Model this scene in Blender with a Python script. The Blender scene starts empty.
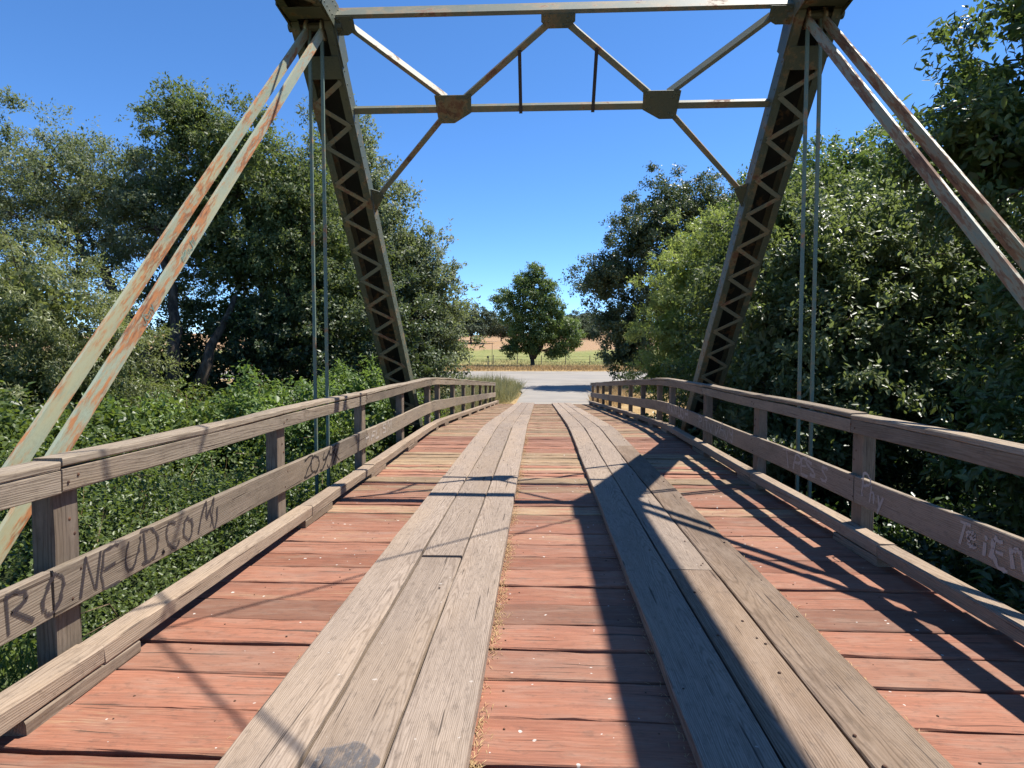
import bpy, math, random
import numpy as np
from math import radians, sin, cos, pi
random.seed(7)
RNG = np.random.default_rng(11)
scene = bpy.context.scene
COL = scene.collection

# ------------------------------------------------------------------ helpers
ROOT = {}                                     # object name -> world origin (np) for building children in place

def nrm(v):
    v = np.asarray(v, float)
    return v / (np.linalg.norm(v, axis=-1, keepdims=True) + 1e-12)

def tag(o, label=None, cat=None, group=None, kind=None):
    if label: o['label'] = label
    if cat: o['category'] = cat
    if group: o['group'] = group
    if kind: o['kind'] = kind
    return o

def thing(name, label, cat, loc=(0, 0, 0), group=None):
    o = bpy.data.objects.new(name, None)
    COL.objects.link(o)
    o.empty_display_size = .2
    o.location = loc
    ROOT[o.name] = np.array(loc, float)
    return tag(o, label, cat, group)

class MB:
    """collects boards, plates and tubes; build() links them as one mesh"""
    def __init__(s):
        s.v, s.f, s.gc, s.tint = [], [], [], []
        s.cur = (1., .5, .5)
    def add(s, verts, faces, gc=None, tint=None):
        n = len(s.v)
        s.v += [tuple(map(float, p)) for p in verts]
        s.f += [tuple(n + i for i in f) for f in faces]
        s.gc += [tuple(map(float, g)) for g in (gc if gc is not None else verts)]
        s.tint += [tuple(tint or s.cur)] * len(verts)
    def board(s, path, w, t, side, up, ch=.006, jit=.0015, tint=None, warp=0., slope=None, endjit=0.):
        """a sawn board along PATH; w across SIDE, t along UP, centred on the path; gc carries grain coordinates"""
        path = [np.asarray(p, float) for p in path]
        side, up = nrm(side), nrm(up)
        hw, ht = w / 2, t / 2
        prof = [(-hw + ch, -ht), (hw - ch, -ht), (hw, -ht + ch), (hw, ht - ch), (hw - ch, ht), (-hw + ch, ht), (-hw, ht - ch), (-hw, -ht + ch)]
        off = RNG.uniform(-40, 40)
        u0 = RNG.uniform(-.12, .12); v0 = RNG.uniform(.01, .16) * RNG.choice([-1, 1])
        k = RNG.uniform(.006, .03) * RNG.choice([-1, 1]) if slope is None else slope
        d = 0.; V = []; G = []
        n = len(path)
        for i, p in enumerate(path):
            if i: d += np.linalg.norm(p - path[i - 1])
            wv = warp * sin(d * 1.7 + off)
            for (a, b) in prof:
                ja, jb = RNG.normal(0, jit, 2)
                q = p + side * (a + ja) + up * (b + jb + wv)
                if endjit and i in (0, n - 1): q = q + nrm(path[-1] - path[0]) * RNG.normal(0, endjit)
                V.append(q); G.append((d + off, a + u0, b + v0 + k * (d - 2)))
        F = []
        for i in range(n - 1):
            for j in range(8):
                a, b = i * 8 + j, i * 8 + (j + 1) % 8
                F.append((a, b, b + 8, a + 8))
        F.append(tuple(reversed(range(8)))); F.append(tuple(range((n - 1) * 8, n * 8)))
        s.add(V, F, G, tint or (1., RNG.random(), RNG.random()))
    def box(s, c, ax, ay, az, sx, sy, sz):
        c = np.asarray(c, float); ax, ay, az = nrm(ax) * sx / 2, nrm(ay) * sy / 2, nrm(az) * sz / 2
        V = [c + i * ax + j * ay + k * az for k in (-1, 1) for j in (-1, 1) for i in (-1, 1)]
        s.add(V, [(0, 2, 3, 1), (4, 5, 7, 6), (0, 1, 5, 4), (2, 6, 7, 3), (0, 4, 6, 2), (1, 3, 7, 5)])
    def bar(s, p0, p1, side, w, t):
        """flat bar from p0 to p1: w along SIDE, t along the third axis"""
        p0, p1 = np.asarray(p0, float), np.asarray(p1, float)
        a = p1 - p0; L = np.linalg.norm(a); a = a / L
        side = np.asarray(side, float); side = nrm(side - a * (side @ a))
        s.box((p0 + p1) / 2, side, np.cross(a, side), a, w, t, L)
    def poly(s, pts, nvec, t):
        """flat plate with outline pts, thickness t along nvec (centred)"""
        pts = np.asarray(pts, float); nvec = nrm(nvec) * t / 2; n = len(pts)
        V = list(pts - nvec) + list(pts + nvec)
        F = [tuple(reversed(range(n))), tuple(range(n, 2 * n))] + [(i, (i + 1) % n, n + (i + 1) % n, n + i) for i in range(n)]
        s.add(V, F)
    def tube(s, pts, rad, sides=7, cap=True):
        pts = np.asarray(pts, float); n = len(pts)
        if np.isscalar(rad): rad = [rad] * n
        V, F = [], []
        ref = np.array([.31, .87, .38])
        for i in range(n):
            d = nrm(pts[min(i + 1, n - 1)] - pts[max(i - 1, 0)])
            a = np.cross(d, ref)
            if np.linalg.norm(a) < .05: a = np.cross(d, [1, 0, 0])
            a = nrm(a); b = np.cross(d, a)
            for j in range(sides):
                th = 2 * pi * j / sides
                V.append(pts[i] + rad[i] * (cos(th) * a + sin(th) * b))
        for i in range(n - 1):
            for j in range(sides):
                a0, b0 = i * sides + j, i * sides + (j + 1) % sides
                F.append((a0, b0, b0 + sides, a0 + sides))
        if cap:
            F.append(tuple(reversed(range(sides)))); F.append(tuple(range((n - 1) * sides, n * sides)))
        s.add(V, F)
    def dome(s, c, nv, r):
        """a rivet or bolt head"""
        c = np.asarray(c, float); nv = nrm(nv)
        a = nrm(np.cross(nv, [.3, .8, .52])); b = np.cross(nv, a)
        V = [c + nv * r * .75]
        for (rr, hh) in ((.7, .5), (1., 0.)):
            for j in range(6):
                th = j * pi / 3
                V.append(c + nv * r * hh + r * rr * (cos(th) * a + sin(th) * b))
        F = [(0, 1 + j, 1 + (j + 1) % 6) for j in range(6)] + [(1 + j, 7 + j, 7 + (j + 1) % 6, 1 + (j + 1) % 6) for j in range(6)]
        s.add(V, F)
    def build(s, name, mat, parent=None, smooth=False):
        o0 = ROOT[parent.name] if parent is not None else np.zeros(3)
        me = bpy.data.meshes.new(name)
        v = np.array(s.v) - o0
        me.from_pydata(v.tolist(), [], s.f)
        at = me.attributes.new('gc', 'FLOAT_VECTOR', 'POINT'); at.data.foreach_set('vector', np.array(s.gc, np.float32).ravel())
        at = me.attributes.new('tint', 'FLOAT_VECTOR', 'POINT'); at.data.foreach_set('vector', np.array(s.tint, np.float32).ravel())
        if smooth: me.polygons.foreach_set('use_smooth', [True] * len(me.polygons))
        me.materials.append(mat); me.update()
        o = bpy.data.objects.new(name, me); COL.objects.link(o)
        if parent is not None: o.parent = parent
        ROOT[o.name] = o0
        return o

# ------------------------------------------------------------------ node helpers
def new_mat(name):
    m = bpy.data.materials.new(name); m.use_nodes = True
    nt = m.node_tree; nt.nodes.clear()
    return m, nt
class N:
    def __init__(s, nt): s.nt = nt
    def node(s, t, **kw):
        n = s.nt.nodes.new(t)
        for k, v in kw.items(): setattr(n, k, v)
        return n
    def link(s, a, b): s.nt.links.new(a, b)
    def setin(s, sock, v):
        if hasattr(v, 'is_linked'): s.link(v, sock)
        else: sock.default_value = v
    def math(s, op, a, b=0., c=None, clamp=False):
        n = s.node('ShaderNodeMath', operation=op, use_clamp=clamp)
        s.setin(n.inputs[0], a); s.setin(n.inputs[1], b)
        if c is not None: s.setin(n.inputs[2], c)
        return n.outputs[0]
    def vmul(s, a, v):
        n = s.node('ShaderNodeVectorMath', operation='MULTIPLY'); s.setin(n.inputs[0], a); s.setin(n.inputs[1], v); return n.outputs[0]
    def noise(s, vec, scale=1., detail=2., rough=.5):
        n = s.node('ShaderNodeTexNoise'); s.setin(n.inputs['Vector'], vec); n.inputs['Scale'].default_value = scale
        n.inputs['Detail'].default_value = detail; n.inputs['Roughness'].default_value = rough
        return n.outputs['Fac']
    def ramp(s, fac, a, b, smooth=True):
        n = s.node('ShaderNodeMapRange', interpolation_type='SMOOTHSTEP' if smooth else 'LINEAR')
        s.setin(n.inputs['Value'], fac); s.setin(n.inputs['From Min'], a); s.setin(n.inputs['From Max'], b)
        return n.outputs[0]
    def mix(s, f, a, b, mode='MIX'):
        n = s.node('ShaderNodeMix', data_type='RGBA', blend_type=mode)
        s.setin(n.inputs[0], f)
        for sock, v in ((n.inputs[6], a), (n.inputs[7], b)):
            s.setin(sock, (*v, 1.) if isinstance(v, tuple) and len(v) == 3 else v)
        return n.outputs[2]
    def attr(s, name):
        return s.node('ShaderNodeAttribute', attribute_name=name)
    def bump(s, h, strength=.4, dist=.01):
        n = s.node('ShaderNodeBump'); n.inputs['Strength'].default_value = strength; n.inputs['Distance'].default_value = dist
        s.setin(n.inputs['Height'], h); return n.outputs[0]
    def out(s, sh):
        o = s.node('ShaderNodeOutputMaterial'); s.link(sh, o.inputs[0])
    def principled(s, col, rough=.7, normal=None, spec=.3):
        p = s.node('ShaderNodeBsdfPrincipled')
        s.setin(p.inputs['Base Color'], (*col, 1.) if isinstance(col, tuple) else col)
        s.setin(p.inputs['Roughness'], rough)
        p.inputs['Specular IOR Level'].default_value = spec
        if normal is not None: s.link(normal, p.inputs['Normal'])
        return p.outputs[0]

# ------------------------------------------------------------------ materials
def wood(name, light, dark, paint=None, ring=.013, contrast=1., stain=(.12, .085, .06), specks=0., crack=1., stainamt=.45):
    m, nt = new_mat(name); n = N(nt)
    gc = n.attr('gc').outputs['Vector']; tint = n.node('ShaderNodeSeparateXYZ'); n.link(n.attr('tint').outputs['Vector'], tint.inputs[0])
    wob = n.noise(n.vmul(gc, (.9, 5., 5.)), 1., 3.)
    wob2 = n.noise(n.vmul(gc, (5., 18., 18.)), 1., 2.)
    sp = n.node('ShaderNodeSeparateXYZ'); n.link(gc, sp.inputs[0])
    r = n.math('SQRT', n.math('ADD', n.math('MULTIPLY', sp.outputs[1], sp.outputs[1]), n.math('MULTIPLY', sp.outputs[2], sp.outputs[2])))
    r = n.math('ADD', r, n.math('MULTIPLY', wob, .07)); r = n.math('ADD', r, n.math('MULTIPLY', wob2, .008))
    rg = n.math('MULTIPLY_ADD', n.math('SINE', n.math('MULTIPLY', r, 2 * pi / ring)), .5, .5)
    rg = n.math('POWER', rg, 2.6)
    streak = n.noise(n.vmul(gc, (2.5, 130., 130.)), 1., 3., .6)
    fine = n.noise(n.vmul(gc, (9., 320., 320.)), 1., 2., .6)
    g = n.math('ADD', n.math('MULTIPLY', rg, .5 * contrast), n.math('MULTIPLY', n.ramp(streak, .3, .7), .5))
    g = n.math('ADD', n.math('MULTIPLY', g, .82), n.math('MULTIPLY', n.ramp(fine, .35, .68), .26))
    col = n.mix(n.ramp(g, .05, .95, False), light, dark)
    bri = n.math('MULTIPLY_ADD', tint.outputs[1], .56, .73)
    big = n.noise(n.vmul(gc, (.8, 3.5, 3.5)), 1., 3., .6)
    col = n.mix(n.math('MULTIPLY', n.ramp(big, .48, .72), stainamt), col, stain)
    warm = n.noise(n.vmul(gc, (.35, 1.2, 1.2)), 2., 2.)
    col = n.mix(n.math('MULTIPLY', n.ramp(warm, .4, .7), .35), col, n.mix(.5, col, (.36, .25, .15)))
    crn = n.noise(n.vmul(gc, (1.1, 42., 42.)), 1., 2.)
    cr = n.math('MULTIPLY', n.ramp(crn, .335, .27), crack, clamp=True)
    if paint:
        pn = n.noise(n.vmul(gc, (1.6, 9., 9.)), 1., 4., .62)
        pn2 = n.math('ADD', n.math('MULTIPLY', pn, .70), n.math('MULTIPLY', streak, .52))
        th = n.math('MULTIPLY_ADD', tint.outputs[0], -1.0, 1.05)
        pm = n.ramp(pn2, n.math('SUBTRACT', th, .16), n.math('ADD', th, .1))
        pcol = n.mix(n.ramp(streak, .25, .75), paint, tuple(c * .62 for c in paint))
        pcol = n.mix(n.math('MULTIPLY', tint.outputs[2], .75), pcol, (.20, .098, .066))
        pcol = n.mix(n.math('MULTIPLY', n.ramp(big, .5, .75), .4), pcol, (.10, .055, .045))
        col = n.mix(n.math('MULTIPLY', pm, .88), col, pcol)
    col = n.mix(n.math('MULTIPLY', cr, .8), col, (.035, .024, .018))
    col = n.mix(1., col, n.node('ShaderNodeCombineColor').outputs[0], 'MIX') if False else col
    bc = n.node('ShaderNodeVectorMath', operation='SCALE'); n.link(col, bc.inputs[0]); n.link(bri, bc.inputs['Scale'])
    col = bc.outputs[0]
    dust = n.ramp(n.noise(n.vmul(gc, (2.2, 10., 10.)), 1., 5., .7), .42, .70)
    col = n.mix(n.math('MULTIPLY', dust, .26), col, (.30, .235, .18))
    dirt = n.noise(n.vmul(gc, (14., 30., 30.)), 1., 4., .7)
    col = n.mix(n.math('MULTIPLY', n.ramp(dirt, .50, .72), .38), col, (.06, .045, .035))
    if specks:
        geo = n.node('ShaderNodeNewGeometry')
        wv = n.node('ShaderNodeVectorMath', operation='ADD'); n.link(n.vmul(geo.outputs['Position'], (1., 1., .0)), wv.inputs[0])
        nz = n.node('ShaderNodeTexNoise'); nz.inputs['Scale'].default_value = 25.; n.link(geo.outputs['Position'], nz.inputs['Vector'])
        n.link(n.vmul(nz.outputs['Color'], (.03, .03, 0.)), wv.inputs[1])
        vo = n.node('ShaderNodeTexVoronoi'); vo.inputs['Scale'].default_value = 17.; n.link(wv.outputs[0], vo.inputs['Vector'])
        cs = n.node('ShaderNodeSeparateColor'); n.link(vo.outputs['Color'], cs.inputs[0])
        patch = n.ramp(n.noise(geo.outputs['Position'], 1.3, 2.), .32, .55)
        sz = n.math('MULTIPLY', n.math('MULTIPLY', n.math('POWER', cs.outputs[0], 4.), .19), patch)
        sm = n.math('MULTIPLY', n.math('LESS_THAN', vo.outputs['Distance'], sz), specks)
        col = n.mix(sm, col, (.46, .42, .37))
    h = n.math('ADD', n.math('MULTIPLY', g, -.5), n.math('MULTIPLY', fine, .35))
    h = n.math('SUBTRACT', h, n.math('MULTIPLY', cr, 1.2))
    n.out(n.principled(col, .82, n.bump(n.math('SUBTRACT', h, n.math('MULTIPLY', dirt, .3)), .75, .004), .2))
    return m

M = {}
M['runner'] = wood('weathered_plank_wood', (.315, .250, .195), (.145, .108, .080), ring=.0085, contrast=1.05, specks=.5, stain=(.17, .13, .10))
M['runner_brown'] = wood('browned_plank_wood', (.215, .155, .11), (.085, .056, .036), ring=.010, contrast=1.2, stain=(.11, .075, .05))
M['deck'] = wood('red_painted_deck_wood', (.30, .215, .125), (.115, .068, .038), paint=(.285, .106, .064), ring=.016, specks=.9, crack=1.2)
M['rail'] = wood('rail_wood', (.255, .210, .155), (.125, .097, .069), ring=.011, stain=(.10, .078, .06))
M['kerb'] = wood('kerb_timber', (.28, .215, .155), (.15, .108, .074), ring=.011, stain=(.18, .13, .09))
M['post'] = wood('post_timber', (.20, .16, .12), (.085, .064, .046), ring=.012)
M['beam'] = wood('creosoted_timber', (.09, .07, .055), (.04, .03, .025), ring=.02)

def steel(name, paint, rustamt, dark=(.12, .05, .028), light=(.40, .17, .07), scale=1., streak=False):
    m, nt = new_mat(name); n = N(nt)
    tc = n.node('ShaderNodeTexCoord'); p = tc.outputs['Object']
    if streak:                                   # rust runs along the bar
        q = n.node('ShaderNodeSeparateXYZ'); n.link(p, q.inputs[0]); cb = n.node('ShaderNodeCombineXYZ')
        n.link(n.math('MULTIPLY', q.outputs[0], 5.), cb.inputs[0]); n.link(n.math('MULTIPLY', n.math('SUBTRACT', q.outputs[1], q.outputs[2]), 2.6), cb.inputs[1])
        n.link(n.math('MULTIPLY', n.math('ADD', q.outputs[1], q.outputs[2]), .55), cb.inputs[2]); p = cb.outputs[0]
    a = n.noise(p, 2.2 * scale, 5., .65); b = n.noise(p, 11. * scale, 4., .6); c = n.noise(p, 55., 3., .6)
    f = n.math('ADD', n.math('MULTIPLY', a, .65), n.math('MULTIPLY', b, .35))
    rm = n.ramp(f, .62 - rustamt, .70 - rustamt)
    pc = n.mix(n.ramp(c, .35, .7), paint, tuple(x * .8 for x in paint))
    pc = n.mix(n.math('MULTIPLY', n.ramp(n.noise(p, 1.3, 3.), .45, .65), .6), pc, (paint[0] * 1.25, paint[1] * 1.04, paint[2] * .85))
    pc = n.mix(n.math('MULTIPLY', n.ramp(n.noise(p, 5.5, 3.), .58, .72), .55), pc, (paint[0] * .55, paint[1] * .72, paint[2] * .80))
    rc = n.mix(n.ramp(b, .4, .62), dark, light)
    halo = n.ramp(f, .56 - rustamt, .66 - rustamt)
    pc = n.mix(n.math('MULTIPLY', halo, .32), pc, (.40, .23, .09))
    col = n.mix(rm, pc, rc)
    rough = n.math('MULTIPLY_ADD', rm, .3, .55)
    h = n.math('ADD', n.math('MULTIPLY', rm, .5), n.math('MULTIPLY', c, .4))
    n.out(n.principled(col, rough, n.bump(h, .35, .004), .35))
    return m
M['steel'] = steel('pale_green_steel', (.078, .092, .062), .055, (.060, .034, .020), (.13, .070, .038))
M['steel_dark'] = steel('shade_darkened_inner_steel', (.022, .026, .022), .02, (.04, .022, .014), (.09, .042, .022))  # near black: shade inside the box members put into the colour
M['steel_bar_rusty'] = steel('heavily_rusted_eyebar_steel', (.19, .22, .165), .15, (.10, .052, .032), (.21, .115, .065), .9, True)
M['steel_bar'] = steel('rust_streaked_eyebar_steel', (.29, .33, .24), .132, (.16, .062, .03), (.38, .165, .065), .9, True)
M['steel_rod'] = steel('green_rod_steel', (.115, .165, .13), .06)
M['steel_portal'] = steel('rusty_portal_steel', (.145, .155, .110), .08, (.07, .040, .026), (.17, .09, .055))
M['black_steel'] = steel('dark_strap_steel', (.03, .033, .038), .02)
M['bolt'] = steel('rusty_bolt', (.05, .035, .028), .3, (.05, .028, .018), (.12, .055, .03))

def leafmat(name, c0, c1, trans=.3, rough=.42, spec=.45, tcol=None):
    m, nt = new_mat(name); n = N(nt)
    lv = n.attr('lv').outputs['Fac']
    col = n.mix(lv, c0, c1)
    p = n.principled(col, rough, None, spec)
    t = n.node('ShaderNodeBsdfTranslucent')
    tc = n.mix(.5, col, tcol or (c1[0] * 1.5, c1[1] * 1.6, c1[2] * .6))
    n.link(tc, t.inputs[0])
    mx = n.node('ShaderNodeMixShader'); mx.inputs[0].default_value = trans
    n.link(p, mx.inputs[1]); n.link(t.outputs[0], mx.inputs[2]); n.out(mx.outputs[0])
    return m
M['leaf_mid'] = leafmat('mid_green_leaves', (.050, .076, .026), (.165, .200, .080), .42, .52, .3)
M['leaf_grey'] = leafmat('grey_green_leaves', (.070, .094, .046), (.200, .228, .130), .40, .52, .3)
M['leaf_dark'] = leafmat('dark_oak_leaves', (.034, .054, .024), (.105, .135, .058), .32, .45, .4)
M['leaf_oak'] = leafmat('roadside_oak_leaves', (.050, .086, .026), (.160, .215, .068), .42, .45, .35)
M['leaf_willow'] = leafmat('willow_leaves', (.130, .180, .048), (.310, .355, .130), .5, .45, .4)
M['leaf_olive'] = leafmat('olive_willow_leaves', (.100, .122, .050), (.230, .250, .115), .40, .45, .4)
M['leaf_gloss'] = leafmat('glossy_leaves', (.036, .062, .020), (.140, .185, .060), .42, .38, .45)
M['leaf_pale'] = leafmat('pale_shining_leaves', (.052, .080, .028), (.195, .230, .105), .42, .40, .5)
M['leaf_shrub'] = leafmat('elder_shrub_leaves', (.055, .105, .025), (.185, .255, .075), .42, .45, .4)
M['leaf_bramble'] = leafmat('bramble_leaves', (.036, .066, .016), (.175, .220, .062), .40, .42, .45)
M['leaf_bramble_dark'] = leafmat('shade_darkened_bramble_leaves', (.030, .058, .018), (.080, .125, .038), .3, .36, .5)  # darker than the left brambles: tree shade put into leaf colour
M['leaf_far'] = leafmat('far_oak_leaves', (.052, .072, .044), (.100, .122, .070), .2, .6, .2)
M['grass'] = leafmat('verge_grass_blades', (.13, .15, .05), (.42, .37, .18), .35, .6, .2, (.35, .33, .14))
M['grass_green'] = leafmat('green_grass_blades', (.08, .14, .035), (.20, .26, .08), .35, .5, .3)
M['grass_dry'] = leafmat('dry_grass_blades', (.36, .25, .11), (.55, .40, .21), .3, .6, .2, (.5, .35, .16))
M['straw'] = leafmat('straw', (.30, .20, .085), (.52, .37, .19), .2, .6, .2, (.4, .3, .15))

def barkmat(name, c0, c1):
    m, nt = new_mat(name); n = N(nt)
    p = n.node('ShaderNodeTexCoord').outputs['Object']
    a = n.noise(n.vmul(p, (9., 9., 2.)), 1., 5., .65); b = n.noise(p, 30., 3.)
    col = n.mix(n.ramp(a, .35, .68), c0, c1)
    n.out(n.principled(col, .9, n.bump(n.math('ADD', a, n.math('MULTIPLY', b, .3)), .8, .03), .15))
    return m
M['bark'] = barkmat('tree_bark', (.035, .027, .020), (.11, .085, .062))
M['bark_grey'] = barkmat('grey_bark', (.06, .052, .042), (.17, .145, .115))

# ------------------------------------------------------------------ sun direction (shadow of the portal falls left and towards the camera)
SUNV = np.array([.452, .215, 1.]); SUNV /= np.linalg.norm(SUNV)
EL = math.asin(SUNV[2]); AZ = math.atan2(SUNV[0], SUNV[1])      # clockwise from +Y

# ------------------------------------------------------------------ terrain
def vnoise(x, y, s, seed=0):
    """smooth value noise, vectorised"""
    x = np.asarray(x, float) / s; y = np.asarray(y, float) / s
    xi, yi = np.floor(x), np.floor(y); fx, fy = x - xi, y - yi
    fx = fx * fx * (3 - 2 * fx); fy = fy * fy * (3 - 2 * fy)
    def h(a, b):
        q = np.sin(a * 127.1 + b * 311.7 + seed * 74.7) * 43758.5453
        return q - np.floor(q)
    return (h(xi, yi) * (1 - fx) + h(xi + 1, yi) * fx) * (1 - fy) + (h(xi, yi + 1) * (1 - fx) + h(xi + 1, yi + 1) * fx) * fy - .5

def ground(x, y):
    x = np.asarray(x, float); y = np.asarray(y, float)
    base = np.interp(y, [-60, 0, 6, 12, 20, 27, 31, 36, 42, 54, 70, 75, 80, 100, 130, 200, 300, 450, 900],
                     [-4, -5, -5, -3.8, -2.5, -1.7, -1.28, -1.1, -1.03, -.82, -.50, -.06, .05, .75, 2.0, 5.9, 10., 14., 24.])
    lev = np.interp(y, [-60, 22, 32, 40, 70, 75], [.1, .1, -.7, -1.0, -.50, -.06])
    side = np.clip((np.abs(x) - 3.6) / 7.5, 0, 1); side = side * side * (3 - 2 * side)
    z = np.where(y < 44, base + (np.maximum(lev, base) - base) * side, base)
    bump = vnoise(x, y, 3., 1) * .25 + vnoise(x, y, 11., 2) * .5
    offr = np.clip((np.abs(x) - 3.4) / 4., 0, 1) * np.clip((52 - y) / 6, 0, 1) + np.clip((y - 72) / 20, 0, 1) * .9
    z = z + bump * np.clip(offr, 0, 1)
    z = z + np.clip((y - 140) / 150, 0, 1) * (vnoise(x, y, 90., 3) * 5. + np.clip((x - 8) / 120, 0, 1) * 6.)
    return z

def road_edge(y):
    """half width of the paved way beyond the deck: it flares into the cross road"""
    return np.interp(y, [31, 36, 42, 48, 54, 57], [2.55, 2.7, 3.3, 5.2, 11., 30.])
def road_left(y):
    return -np.interp(y, [31.9, 33.2, 42, 47, 51, 54, 57], [2.3, 1.5, 1.35, 2.2, 4.5, 11., 30.])

def grid_mesh(name, xs, ys, zf, mat, parent=None):
    X, Y = np.meshgrid(xs, ys); Z = zf(X, Y)
    nx, ny = len(xs), len(ys)
    V = np.stack([X, Y, Z], -1).reshape(-1, 3)
    idx = np.arange(nx * ny).reshape(ny, nx)
    F = np.stack([idx[:-1, :-1], idx[:-1, 1:], idx[1:, 1:], idx[1:, :-1]], -1).reshape(-1, 4)
    me = bpy.data.meshes.new(name); me.from_pydata(V.tolist(), [], F.tolist())
    me.polygons.foreach_set('use_smooth', [True] * len(me.polygons)); me.materials.append(mat)
    o = bpy.data.objects.new(name, me); COL.objects.link(o)
    return o

def ground_mat():
    m, nt = new_mat('field_and_bank_ground'); n = N(nt)
    geo = n.node('ShaderNodeNewGeometry'); p = geo.outputs['Position']
    s = n.node('ShaderNodeSeparateXYZ'); n.link(p, s.inputs[0])
    a = n.noise(p, .06, 4., .6); b = n.noise(n.vmul(p, (1., 1., .2)), 1.4, 5., .65); c = n.noise(p, 14., 3.)
    gold = n.mix(n.ramp(b, .35, .65), (.36, .255, .125), (.27, .175, .08))
    pinkish = n.mix(n.ramp(b, .35, .65), (.33, .215, .125), (.26, .165, .088))
    green = n.mix(n.ramp(b, .35, .65), (.15, .175, .055), (.24, .22, .085))
    yw = n.math('ADD', s.outputs[1], n.math('MULTIPLY', n.math('SUBTRACT', a, .5), 50.))
    f1 = n.ramp(yw, 74., 90.); f2 = n.ramp(yw, 122., 140.)
    col = n.mix(f1, gold, green); col = n.mix(f2, col, pinkish)
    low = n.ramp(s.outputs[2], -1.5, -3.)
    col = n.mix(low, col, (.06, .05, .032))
    soil = n.mix(n.ramp(c, .4, .7), (.16, .115, .065), (.10, .075, .045))
    near = n.math('MULTIPLY', n.ramp(n.math('ADD', s.outputs[1], n.math('MULTIPLY', b, 10.)), 30., 18.), n.ramp(b, .4, .6))
    col = n.mix(near, col, soil)
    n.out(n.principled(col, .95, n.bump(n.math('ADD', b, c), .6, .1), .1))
    return m
M['ground'] = ground_mat()

xs = np.unique(np.concatenate([np.linspace(-900, -60, 30), np.linspace(-60, -14, 40), np.linspace(-14, 14, 71), np.linspace(14, 60, 40), np.linspace(60, 900, 30)]))
ys = np.unique(np.concatenate([np.linspace(-60, -4, 20), np.linspace(-4, 80, 140), np.linspace(80, 200, 50), np.linspace(200, 1200, 40)]))
def ground_low(x, y):
    z = ground(x, y)
    inroad = ((x < road_edge(y) + .25) & (x > road_left(y) - .25) & (y > 31) & (y < 57)) | ((y >= 56.3) & (y < 70.7))
    return z - np.where(inroad, .10, 0)
tag(grid_mesh('ground', xs, ys, ground_low, M['ground']), kind='structure')

def road_mat():
    m, nt = new_mat('sun_bleached_asphalt'); n = N(nt)
    p = n.node('ShaderNodeNewGeometry').outputs['Position']
    a = n.noise(p, .35, 4., .6); b = n.noise(p, 45., 3., .7); c = n.noise(n.vmul(p, (.15, 1.2, 1.)), 1., 3.)
    col = n.mix(n.ramp(a, .3, .7), (.215, .196, .170), (.27, .246, .212))
    col = n.mix(n.math('MULTIPLY', n.ramp(b, .3, .7), .5), col, (.19, .175, .155))
    col = n.mix(n.math('MULTIPLY', n.ramp(c, .5, .7), .5), col, (.34, .29, .22))
    n.out(n.principled(col, .9, n.bump(b, .3, .01), .2))
    return m
M['road'] = road_mat()
ry = np.concatenate([np.linspace(32.02, 56, 40), np.linspace(56.5, 70.5, 15)])
U = np.linspace(-1, 1, 41)
rv = []; rf = []
for i, y in enumerate(ry):
    hw = float(road_edge(y)) if y < 56.2 else 160.
    for u in U:
        lo = float(road_left(y)) if y < 56.2 else -160.
        x = lo + (hw - lo) * (u + 1) / 2; rv.append((x, y, float(ground(x if y < 56.2 else 0, y)) + .0))
for i in range(len(ry) - 1):
    for j in range(40):
        a = i * 41 + j; rf.append((a, a + 1, a + 42, a + 41))
me = bpy.data.meshes.new('road'); me.from_pydata(rv, [], rf); me.materials.append(M['road'])
me.polygons.foreach_set('use_smooth', [True] * len(me.polygons))
o = bpy.data.objects.new('road', me); COL.objects.link(o); tag(o, kind='structure')

# creek water under the span
mw, nt = new_mat('creek_water'); n = N(nt)
p = n.node('ShaderNodeNewGeometry').outputs['Position']
n.out(n.principled((.02, .03, .02), .08, n.bump(n.noise(p, 3., 3.), .15, .05), .5))
w = grid_mesh('water', np.linspace(-60, 60, 3), np.linspace(-30, 9, 3), lambda x, y: x * 0 - 4.75, mw); tag(w, kind='structure')

# ------------------------------------------------------------------ deck profile
def dz(y):
    """height of the deck surface: level on the span, falling on the approach"""
    if y < 12: return 0.
    if y < 14.4: return -.054 * (y - 12) ** 2 / 4.8
    return -.0648 - .054 * (y - 14.4)
DECK_END = 32.0
def ypath(x, z, y0, y1, step=.5):
    k = max(2, int(abs(y1 - y0) / step) + 1)
    return [(x, y, z + dz(y)) for y in np.linspace(y0, y1, k)]
XL, XR = -3.0, 3.15

# ------------------------------------------------------------------ THE BRIDGE
bridge = thing('truss_bridge', 'old pale green rusty steel truss bridge with red plank deck and two grey wheel tracks', 'bridge', (0, 7.9, -.4))

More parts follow.
